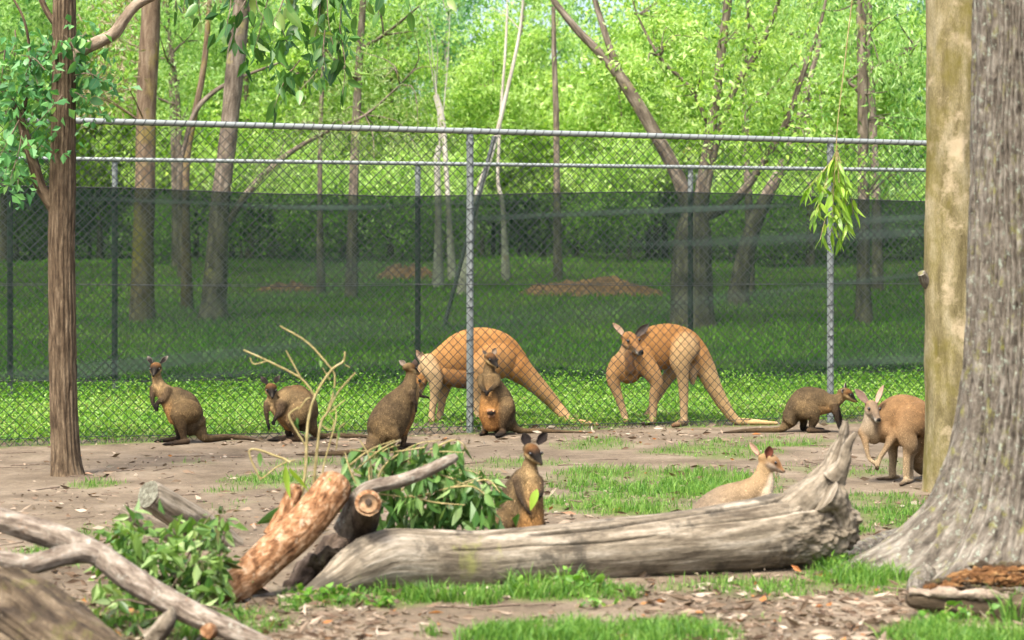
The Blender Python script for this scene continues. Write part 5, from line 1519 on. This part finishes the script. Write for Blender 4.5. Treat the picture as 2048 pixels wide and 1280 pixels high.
        # short coat: one thin triangle per tuft
        A = quads
        e1, e2 = v[A[:, 2]] - v[A[:, 0]], v[A[:, 3]] - v[A[:, 1]]
        ar = np.linalg.norm(np.cross(e1, e2), axis=1); cs = np.cumsum(ar) / ar.sum()
        fi = np.searchsorted(cs, rng.random(fur))
        a, b = rng.random((2, fur, 1))
        Q = A[fi]
        p = (v[Q[:, 0]] * (1 - a) + v[Q[:, 1]] * a) * (1 - b) + (v[Q[:, 3]] * (1 - a) + v[Q[:, 2]] * a) * b
        nn = unit(nrm[Q].mean(1)); cc = C[Q].mean(1); hw = HW[Q].mean(1)
        lum = cc.mean(1)
        flow = np.array([0.0, 0.0, -1.0]) + rng.normal(size=(fur, 3)) * .25
        hd = s.head[2] if s.head is not None else np.zeros(3)
        flow = flow * (1 - hw[:, None]) - hd * hw[:, None]
        flow -= nn * (flow * nn).sum(1)[:, None]
        dr = unit(unit(flow) + nn * (.16 + .2 * rng.random((fur, 1))))
        sd = unit(np.cross(nn, dr))
        L = (fur_len * (.5 + .8 * rng.random(fur)) * (1 - .68 * np.clip(hw * 1.2, 0, 1)))[:, None]
        L = L * np.where(p[:, 2:3] < .03, .35, 1.0)
        for (ep, er) in s.eyes:
            L = np.where((np.linalg.norm(p - ep, axis=1) < er * 1.5)[:, None], L * .15, L)
        wv = sd * (.0014 + .0011 * rng.random((fur, 1)))
        tv = np.stack([p - wv - nn * .0008, p + wv - nn * .0008, p + dr * L], 1).reshape(-1, 3)
        kk = np.arange(fur) * 3
        shade = np.exp(rng.normal(size=(fur, 1)) * s.pal['var'])
        tc = np.repeat(np.clip(cc * shade, 0, .8), 3, 0); tc[2::3] *= 1.15
        add('fur', mesh_np('fur', tv, np.column_stack([kk, kk + 1, kk + 2]), [m_strand], attrs={'Col': (tc, 'FLOAT_COLOR')}), root)
        return root

W_IN, W_OUT, W_TIP = (.008, .006, .005), (.014, .010, .008), (.30, .26, .22)
GRP = 'swamp wallabies along the fence'

# A: wallaby sitting at the left, face to the camera
a = Animal(WAL, 887)
a.chain([(314, 748, 10.5, -8), (317, 762, 12, -10), (324, 777, 16.5, -10), (343, 796, 23, -4), (362, 817, 29, 4), (374, 837, 29, 10), (380, 849, 25, 12)], ('chest', 'back'), .92)
a.chain([(352, 788, 16, 2), (374, 804, 20, 8), (388, 826, 18, 12)], 'back', 1.0)
a.chain([(322, 775, 12, -18), (338, 805, 14, -16), (351, 836, 14, -14)], ('chest', 'belly'), .9)
a.chain([(384, 822, 24, -14), (372, 822, 25, -20), (362, 826, 19, -26), (366, 846, 13, -24), (369, 864, 9, -20), (371, 879, 7, -16)], ('thigh', 'limb'), .75)
a.chain([(372, 832, 20, 22), (352, 836, 14, 26), (353, 858, 10, 24), (355, 876, 7, 22)], ('thigh', 'dark'), .75)
a.foot((374, 890), (325, 893), 8); a.foot((362, 884), (308, 887), 8)
a.chain([(390, 846, 22, 14), (396, 860, 16, 18), ('g', 412, 886, 10), ('g', 450, 881, 7.5), ('g', 483, 880, 6), ('g', 506, 882, 4.5), ('g', 522, 884, 2)], ('thigh', 'tail'))
a.arm([(336, 782, 13, -16), (332, 796, 9.5, -24), (321, 803, 5.6, -30), (320, 812, 4.4, -32)]); a.arm([(309, 776, 9, -12), (308, 792, 6.5, -18), (310, 804, 5, -24), (313.5, 811, 4, -28)])
a.set_head(314, 736, -12, 41, -2, 22)
a.ear((304, 726, -8), (295, 711, -4), 12, (.55, -.8, .1), W_IN, W_OUT, W_TIP); a.ear((324, 725, -8), (338, 710.5, -4), 11, (-.1, -1, .3), W_IN, W_OUT, W_TIP)
a.build('wallaby', 'brown wallaby sitting upright facing out, nearest the slim tree', 'wallaby', GRP)

# B: crouched wallaby behind the dry branch
a = Animal(WAL, 883)
a.chain([(546, 792, 11, -22), (548, 803, 15, -20), (556, 808, 20, -16), (574, 802, 29, -4), (596, 808, 35, 8), (606, 828, 32, 14), (608, 840, 26, 14)], ('chest', 'back'), .9)
a.chain([(575, 787, 16, 0), (598, 790, 20, 8), (615, 815, 18, 12)], 'crown', .9)
a.chain([(556, 815, 14, -24), (570, 832, 16, -20), (580, 848, 14, -14)], ('chest', 'belly'), .9)
a.chain([(606, 820, 25, -14), (596, 828, 23, -22), (586, 838, 17, -26), (590, 852, 11, -24), (596, 866, 8, -20), (600, 876, 7, -18)], ('thigh', 'limb'), .75)
a.chain([(585, 836, 17, 20), (574, 848, 12, 22), (574, 862, 9, 20), (577, 875, 7, 18)], ('thigh', 'dark'), .75)
a.foot((604, 884), (534, 884), 8); a.foot((585, 880), (545, 879), 7)
a.chain([(616, 845, 20, 14), (624, 860, 12, 18), ('g', 640, 878, 7.5), ('g', 680, 877, 6.5), ('g', 730, 877, 5), ('g', 760, 879, 3)], ('thigh', 'tail'))
a.arm([(538, 806, 10, -24), (536, 822, 6.5, -28), (538.5, 838, 4.8, -30), (541, 849, 4.4, -32)]); a.arm([(564, 808, 14, -30), (564, 822, 9.5, -36), (557, 831, 6, -40), (554, 838, 4.8, -42)])
a.set_head(545, 777, -26, 41.5, 14, 26)
a.ear((536, 766, -22), (523, 751, -18), 12, (.4, -.9, .2), W_IN, W_OUT, (.085, .07, .06)); a.ear((553, 764, -20), (562, 749, -16), 13, (-.3, -.9, .3), W_IN, W_OUT, (.085, .07, .06))
a.build('wallaby', 'crouched brown wallaby with rusty crown behind the bare straw-coloured branch', 'wallaby', GRP)

# C: wallaby seen from behind
a = Animal(WAL, 902)
a.chain([(822, 745, 12, 6), (821, 757, 13, 4), (818, 772, 17, 0), (807, 793, 26, 0), (790, 820, 37, 0), (774, 848, 40, 0), (766, 868, 36, 0), (762, 880, 28, 0)], ('side', 'back'), .88)
a.chain([(830, 775, 10, 8), (824, 800, 14, 10), (812, 835, 18, 12), (805, 860, 14, 10)], ('chest', 'belly'), .9)
a.chain([(764, 846, 26, -24), (774, 862, 27, -28), (784, 868, 20, -30), (780, 880, 14, -26), (772, 892, 9, -24)], ('thigh', 'thigh'), .7)
a.chain([(795, 852, 16, 18), (807, 860, 10, 14), (808, 876, 7.5, 12), (805, 890, 6, 10)], ('side', 'limb'), .8)
a.foot((775, 903), (812, 903), 9); a.foot((800, 897), (838, 893), 8)
a.chain([(752, 878, 20, -4), ('g', 735, 909, 10), ('g', 690, 912, 7), ('g', 640, 913, 6), ('g', 592, 912, 3)], ('thigh', 'tail'))
a.arm([(824, 786, 10, -14), (828, 800, 6.5, -16), (833, 807, 4.8, -16), (833, 816, 4, -16)]); a.arm([(832, 786, 8, 14), (840, 792, 5, 16), (847, 794, 4.2, 16), (853, 795, 3.6, 16)])
a.set_head(819, 737, 4, 40, 128, 16)
a.ear((811, 731, 2), (797, 720, 2), 12, (-.3, -.7, .5), (.19, .15, .11), W_OUT, W_TIP); a.ear((829, 735, 4), (829, 717, 6), 15, (.35, .9, 0), W_IN, (.05, .033, .024), (.05, .033, .024))
a.build('wallaby', 'brown wallaby sitting with its back turned beside the bent red kangaroo', 'wallaby', GRP)

# D: mother wallaby with pouch
a = Animal(WAL, 869)
a.chain([(979, 732, 12, -8), (978, 745, 14, -8), (979, 758, 20, -6), (986, 778, 26, 0), (994, 800, 32, 6), (999, 824, 34, 8), (1001, 842, 28, 8)], ('side', 'back'), .85)
a.chain([(976, 757, 13, -14), (978, 780, 17, -16), (979, 800, 20, -20), (979, 818, 21, -24)], ('side', 'belly'), .9)
a.chain([(978, 806, 19, -22), (979, 826, 22, -26), (982, 844, 19, -26)], ('belly', 'pouch'), .9)
a.chain([(1012, 812, 20, -10), (1016, 806, 16, -22), (1010, 820, 16, -30), (1007, 840, 11, -30), (1005, 856, 8, -26), (1004, 864, 7, -22)], ('thigh', 'limb'), .8)
a.chain([(985, 830, 14, 20), (972, 845, 9, 18), (970, 860, 7, 12)], ('thigh', 'limb'), .8)
a.foot((1006, 871), (992, 877), 8); a.foot((972, 868), (960, 873), 7)
a.chain([(1018, 846, 18, 10), (1028, 856, 11, 14), ('g', 1045, 868, 7), ('g', 1090, 867, 6), ('g', 1150, 868, 4), ('g', 1192, 868, 2)], ('thigh', 'tail'))
a.arm([(962, 755, 9, -16), (962, 768, 7, -24), (968, 777, 5, -38), (973, 782, 4, -42)], ('thigh', 'dark')); a.arm([(993, 754, 10, -18), (993, 767, 8, -26), (982, 776, 5, -42), (976, 782, 4, -46)], ('thigh', 'dark'))
a.chain([(977, 817, 4, -45), (988, 818, 4, -44)], 'rim'); a.chain([(979, 829, 4, -46), (988, 827, 4, -46)], 'rim')
a.chain([(978, 822, 5, -46), (983, 823, 6.0, -48), (988, 822, 5, -45)], 'nose', .8)  # dark blob for the joey's muzzle and the shade inside the pouch
a.set_head(981, 717, -12, 42, 38, 26)
a.ear((974, 710, -8), (963.5, 700, -8), 9, (.75, -.65, .1), (.05, .04, .03), (.30, .22, .15), (.1, .08, .07)); a.ear((987, 709, -6), (991.5, 694, -6), 12, (-.1, -1, .2), (.17, .13, .095), W_OUT, (.08, .065, .055))
a.build('wallaby', 'upright brown wallaby with a dark opening in its bulging pouch by the post', 'wallaby', GRP)

# E: stooping wallaby at the right
a = Animal(WAL, 865)
a.chain([(1584, 830, 20, 2), (1594, 818, 26, 2), (1612, 806, 33, 2), (1636, 802, 28, 0), (1656, 804, 20, -2), (1670, 801, 15, -4), (1681, 794, 12, -6), (1689, 787, 11, -6)], ('back', 'side'), .85)
a.chain([(1606, 822, 18, -4), (1632, 816, 17, -6), (1655, 814, 13, -6)], ('side', 'belly'), .95)
a.chain([(1604, 814, 24, -12), (1618, 824, 20, -20), (1624, 836, 13, -22), (1621, 850, 8, -20), (1619, 860, 7, -18)], ('thigh', 'dark'), .75)
a.chain([(1602, 826, 18, 16), (1610, 842, 10, 20), (1608, 858, 7, 18)], ('thigh', 'dark'), .8)
a.foot((1618, 867), (1662, 866), 7); a.foot((1610, 863), (1650, 861), 6.5)
a.chain([(1580, 840, 18, 4), (1572, 852, 11, 6), ('g', 1556, 866, 7), ('g', 1510, 866, 6), ('g', 1470, 867, 4.5), ('g', 1436, 868, 2)], ('thigh', 'tail'))
a.arm([(1664, 808, 13, -10), (1670, 828, 7, -14), (1674, 845, 5, -14), (1677, 856, 4, -14)]); a.arm([(1670, 808, 10, 8), (1680, 830, 6.5, 12), (1684, 846, 5, 12), (1687, 856, 4, 12)])
a.set_head(1690, 787, -8, 40, 78, 26)
a.ear((1688, 779, -8), (1690, 763, -6), 9, (.6, -.5, 0), (.05, .04, .03), (.35, .30, .25), (.10, .08, .07)); a.ear((1686, 783, -14), (1679, 778, -20), 9, (-.3, -.9, .3), (.09, .08, .08), W_OUT, (.3, .27, .25))
a.build('wallaby', 'shaggy brown wallaby stooping with its back arched at the right of the fence', 'wallaby', GRP)

# F: wallaby behind the log holding a leaf
a = Animal(WAL, 1098)
a.chain([(1062, 918, 15, -10), (1059, 932, 18, -10), (1057, 955, 25, -6), (1053, 985, 32, 4), (1046, 1020, 38, 16), (1040, 1055, 42, 24), (1038, 1075, 36, 26)], ('chest', 'back'), .9)
a.chain([(1040, 950, 14, 12), (1024, 985, 22, 28), (1016, 1020, 26, 36)], 'back', 1.0)
a.chain([(1062, 955, 18, -22), (1066, 990, 22, -20), (1064, 1030, 26, -18), (1060, 1065, 26, -16)], ('chest', 'belly'), .9)
a.chain([(1018, 1030, 24, 0), (1004, 1045, 24, -20), (1002, 1070, 14, -24), (1012, 1090, 10, -20)], ('thigh', 'limb'), .8)
a.chain([(1068, 1040, 22, 10), (1078, 1060, 18, -8), (1076, 1082, 11, -10)], ('thigh', 'limb'), .8)
a.foot((1012, 1100), (1035, 1112), 10); a.foot((1074, 1098), (1085, 1110), 10)
a.chain([(1022, 1066, 24, 30), ('g', 985, 1085, 13), ('g', 930, 1075, 9), ('g', 890, 1062, 6)], ('thigh', 'tail'))
a.arm([(1037, 958, 14, -14), (1040, 985, 10, -26), (1050, 1006, 7, -38), (1058, 1019, 5.5, -42)]); a.arm([(1078, 958, 11, -16), (1082, 974, 8, -28), (1083, 982, 6, -38), (1080, 986, 5.5, -42)])
a.set_head(1063, 903, -14, 60, 36, 24)
a.ear((1055, 889, -10), (1046, 863, -4), 24, (.25, -.95, .1), (.011, .008, .007), W_OUT, (.022, .018, .013)); a.ear((1076, 885, -6), (1096, 863, 0), 20, (.15, -.95, .2), (.013, .009, .0075), W_OUT, (.022, .018, .013))
a.build('wallaby', 'wallaby with orange crown standing behind the grey log nibbling a leaf', 'wallaby', fur=20000)
hl = put_leaf(single_leaf('held_leaf', .095, .036, .3, .2, m_leaf_b, True), a.w(1074, 973, -46), [-.25, 0, -1], 1.0, None, 1.2, 'held_leaf')
tag(hl, 'single green leaf held in the forepaws of the wallaby behind the log', 'leaf')

# G: big red kangaroo bent down behind the fence
KE = dict(inner=(.32, .24, .18), outer=(.34, .19, .085), tipc=(.26, .15, .09))
a = Animal(RED, 848, voxel=.0055)
a.chain([(862, 734, 21, 0), (874, 728, 27, 0), (897, 720, 37, 0), (932, 707, 47, 0), (968, 702, 48, 0), (1000, 708, 43, 0), (1027, 726, 32, 0), (1042, 742, 25, 0)], ('side', 'back'), .58)
a.chain([(885, 745, 24, 0), (925, 752, 26, 0), (960, 750, 24, 0)], ('chest', 'dark'), .8)  # underside fades dark: shade put into the coat colour
a.chain([(858, 724, 19, -20), (866, 742, 19, -24), (872, 764, 15, -24), (870, 790, 10, -22), (865, 822, 7.5, -20), (864, 838, 7.5, -22)], ('limb', 'limb'), .8)
a.chain([(868, 730, 18, 20), (884, 750, 17, 24), (890, 772, 13, 22), (884, 800, 9, 20), (878, 838, 7.5, 18)], ('side', 'limb'), .8)
a.chain([(1004, 722, 36, -16), (984, 722, 34, -26), (962, 738, 28, -32), (954, 764, 18, -32), (954, 795, 11, -30), (957, 825, 9, -28), (958, 842, 8, -28)], ('side', 'limb'), .7)
a.chain([(1000, 728, 32, 20), (966, 752, 22, 28), (978, 795, 11, 28), (985, 838, 8, 28)], ('side', 'limb'), .7)
a.foot((960, 848), (915, 850), 9); a.foot((986, 845), (945, 845), 8)
a.chain([(1034, 736, 29, 0), (1058, 756, 22, 0), (1090, 787, 16.5, 0), (1119, 819, 13, 0), ('g', 1141, 851, 9.5), ('g', 1166, 852, 7), ('g', 1196, 852, 4)], ('side', 'tail'))
a.chain([(862, 730, 17, -2), (852, 738, 17, -4), (846, 746, 15, -6)], ('limb', 'cheek'))
a.set_head(846, 750, -6, 58, -70, 62, kind='kan')
a.ear((849, 726, -14), (832, 697, -14), 15, (-.5, -.8, .2), **KE); a.ear((852, 728, 12), (842, 702, 16), 14, (-.8, -.3, .2), **KE)
a.build('kangaroo', 'big tan red kangaroo bent down behind the wire with head hidden', 'kangaroo', 'red kangaroos behind the wire', fur=26000, fur_len=.0065)

# H: big red kangaroo looking out
a = Animal(RED, 849, voxel=.0055)
a.chain([(1258, 716, 23, -14), (1268, 715, 30, -10), (1282, 710, 37, -2), (1304, 699, 45, 2), (1336, 692, 46, 4), (1367, 695, 40, 6), (1390, 709, 30, 6), (1402, 724, 24, 6)], ('side', 'back'), .58)
a.chain([(1258, 690, 17, -24), (1254, 704, 18, -24), (1250, 722, 26, -22), (1256, 740, 28, -18)], ('cheek', 'side'), .9)
a.chain([(1254, 705, 8, -42), (1256, 720, 9, -46), (1258, 738, 12, -42)], ('dark', 'dark'), .9)  # dark throat and chest: shading put into the coat colour
a.chain([(1275, 736, 20, -6), (1308, 728, 18, 0), (1340, 718, 15, 2)], ('chest', 'side'), .9)
a.chain([(1238, 726, 20, -20), (1228, 744, 18, -26), (1226, 762, 14, -28), (1235, 790, 9.5, -28), (1246, 824, 7.5, -28), (1250, 838, 7.5, -30)], ('side', 'limb'), .85)
a.chain([(1284, 714, 22, -26), (1296, 736, 20, -36), (1310, 762, 14.5, -38), (1305, 792, 10, -36), (1304, 820, 8.5, -34), (1303, 839, 8, -34)], ('side', 'limb'), .8)
a.chain([(1374, 690, 31, -14), (1365, 698, 29, -30), (1358, 722, 23, -36), (1362, 750, 13.5, -36), (1365, 790, 10, -30), (1365, 825, 8.5, -30), (1366, 842, 7.5, -32)], ('thigh', 'limb'), .7)
a.chain([(1380, 712, 30, 18), (1350, 738, 18, 26), (1320, 790, 9, 26), (1295, 835, 8, 24)], ('thigh', 'limb'), .7)
a.chain([(1382, 735, 16, -6), (1384, 752, 10, -10), (1384, 764, 6, -10)], ('belly', 'belly'))
a.foot((1370, 850), (1345, 857), 9); a.foot((1304, 848), (1285, 852), 8)
a.chain([(1395, 714, 27, 4), (1410, 736, 22, 4), (1428, 774, 17, 4), (1447, 808, 13.5, 4), ('g', 1472, 849, 9.5), ('g', 1503, 850, 7), ('g', 1553, 850, 4)], ('thigh', 'tail'))
a.set_head(1258, 679, -32, 62, 26, 20, -4, kind='kan')
a.ear((1246, 670, -28), (1222, 643, -24), 15, (.3, -.9, .3), (.36, .25, .17), (.34, .19, .085), (.30, .17, .10)); a.ear((1271, 670, -22), (1299, 646, -16), 19, (.1, -.95, .1), (.085, .065, .052), (.34, .27, .19), (.085, .065, .052))
a.build('kangaroo', 'big tan red kangaroo on all fours behind the wire looking out', 'kangaroo', 'red kangaroos behind the wire', fur=26000, fur_len=.0065)

# I: juvenile kangaroo at the right
a = Animal(JUV, 963, voxel=.005)
a.chain([(1736, 850, 18, -20), (1742, 858, 22, -16), (1768, 846, 36, -4), (1803, 833, 45, 8), (1834, 846, 46, 14), (1848, 866, 38, 16), (1852, 880, 28, 16)], ('side', 'back'), .72)
a.chain([(1736, 826, 14, -28), (1735, 842, 16, -28), (1734, 860, 19, -26), (1744, 872, 16, -22)], ('cheek', 'chest'), .95)
a.chain([(1755, 868, 16, -14), (1785, 872, 18, -6), (1815, 880, 16, 0)], ('chest', 'belly'), 1.0)
a.chain([(1836, 838, 38, -12), (1820, 842, 35, -24), (1806, 862, 24, -32), (1812, 888, 18, -34), (1808, 906, 10, -32), (1807, 935, 8.5, -30), (1808, 955, 8, -28)], ('back', 'limb'), .65)
a.chain([(1838, 860, 28, 6), (1826, 892, 17, 2), (1820, 915, 10, 2), (1820, 945, 8.5, 2), (1822, 956, 8, 2)], ('thigh', 'limb'), .7)
a.chain([(1810, 866, 24, 26), (1792, 890, 14, 30), (1792, 915, 10, 30), (1790, 944, 8.5, 28), (1792, 952, 8, 28)], ('thigh', 'limb'), .75)
a.foot((1796, 959), (1750, 961), 6); a.foot((1812, 966), (1800, 974), 6.5); a.foot((1824, 963), (1814, 969), 6)
a.chain([(1850, 880, 30, 18), (1844, 905, 20, 22), (1840, 928, 14, 30), ('g', 1850, 952, 12), ('g', 1885, 945, 9), ('g', 1930, 940, 5)], ('thigh', 'tail'))
a.arm([(1722, 862, 12, -26), (1724, 876, 8.5, -32), (1728, 900, 5.5, -36), (1732, 914, 5, -38), (1740, 921, 5, -40)], ('side', 'limb')); a.arm([(1766, 860, 18, -26), (1776, 870, 12, -34), (1765, 892, 7, -40), (1752, 912, 5.5, -42), (1748, 926, 5.5, -42)], ('side', 'limb'))
a.set_head(1738, 814, -32, 57, 9, 20, 3, kind='kan')
JE = dict(inner=(.15, .10, .078), outer=(.24, .16, .11), tipc=(.20, .14, .11))
a.ear((1728, 803, -26), (1704, 774, -22), 20, (.45, -.85, .1), **JE); a.ear((1750, 803, -24), (1764.5, 766, -20), 16, (-.75, -.5, .2), (.30, .21, .155), (.27, .18, .125), (.25, .17, .12))
a.build('kangaroo', 'young grey-faced kangaroo with long ears beside the pale trunk', 'kangaroo', fur=26000, fur_len=.0065)

# J: pale joey behind the log
a = Animal(JOE, 1068, voxel=.005)
a.chain([(1530, 934, 17, 0), (1526, 950, 19, 0), (1516, 972, 26, 0), (1490, 992, 33, 4), (1452, 1008, 38, 8), (1418, 1026, 34, 10), (1402, 1040, 26, 10)], ('chest', 'back'), .85)
a.chain([(1540, 950, 8, -6), (1536, 970, 12, -8), (1528, 992, 16, -10)], 'belly', .9)
a.chain([(1500, 972, 16, 0), (1460, 988, 20, 4), (1420, 1006, 18, 6)], ('side', 'back'), 1.0)
a.chain([(1432, 1022, 28, -18), (1448, 1036, 20, -24), (1440, 1052, 11, -22), (1432, 1062, 9, -20)], ('thigh', 'limb'), .8)
a.chain([(1430, 1028, 24, 22), (1446, 1044, 14, 26), (1436, 1058, 9, 24)], ('thigh', 'limb'), .8)
a.foot((1430, 1072), (1480, 1074), 9); a.foot((1432, 1062), (1478, 1062), 9)
a.chain([(1405, 1036, 22, 10), ('g', 1375, 1066, 12), ('g', 1320, 1062, 8), ('g', 1260, 1058, 5)], ('thigh', 'tail'))
a.arm([(1530, 985, 12, -14), (1536, 1012, 7, -20), (1544, 1034, 5, -22), (1550, 1044, 5, -22)]); a.arm([(1534, 985, 10, 12), (1546, 1012, 6.5, 16), (1554, 1030, 5, 16), (1560, 1038, 5, 16)])
a.set_head(1538, 922, -2, 54, 78, 26, kind='wal')
a.ear((1518, 908, 8), (1498, 883, 10), 12, (-.4, -.8, .3), (.36, .23, .16), (.33, .22, .13), (.28, .2, .14)); a.ear((1534, 912, -14), (1537, 888, -16), 21, (.25, -.95, .1), (.095, .030, .018), (.12, .05, .03), (.07, .025, .018))
a.build('wallaby', 'pale sandy joey looking sideways over the grey log', 'wallaby', fur=18000, fur_len=.006)
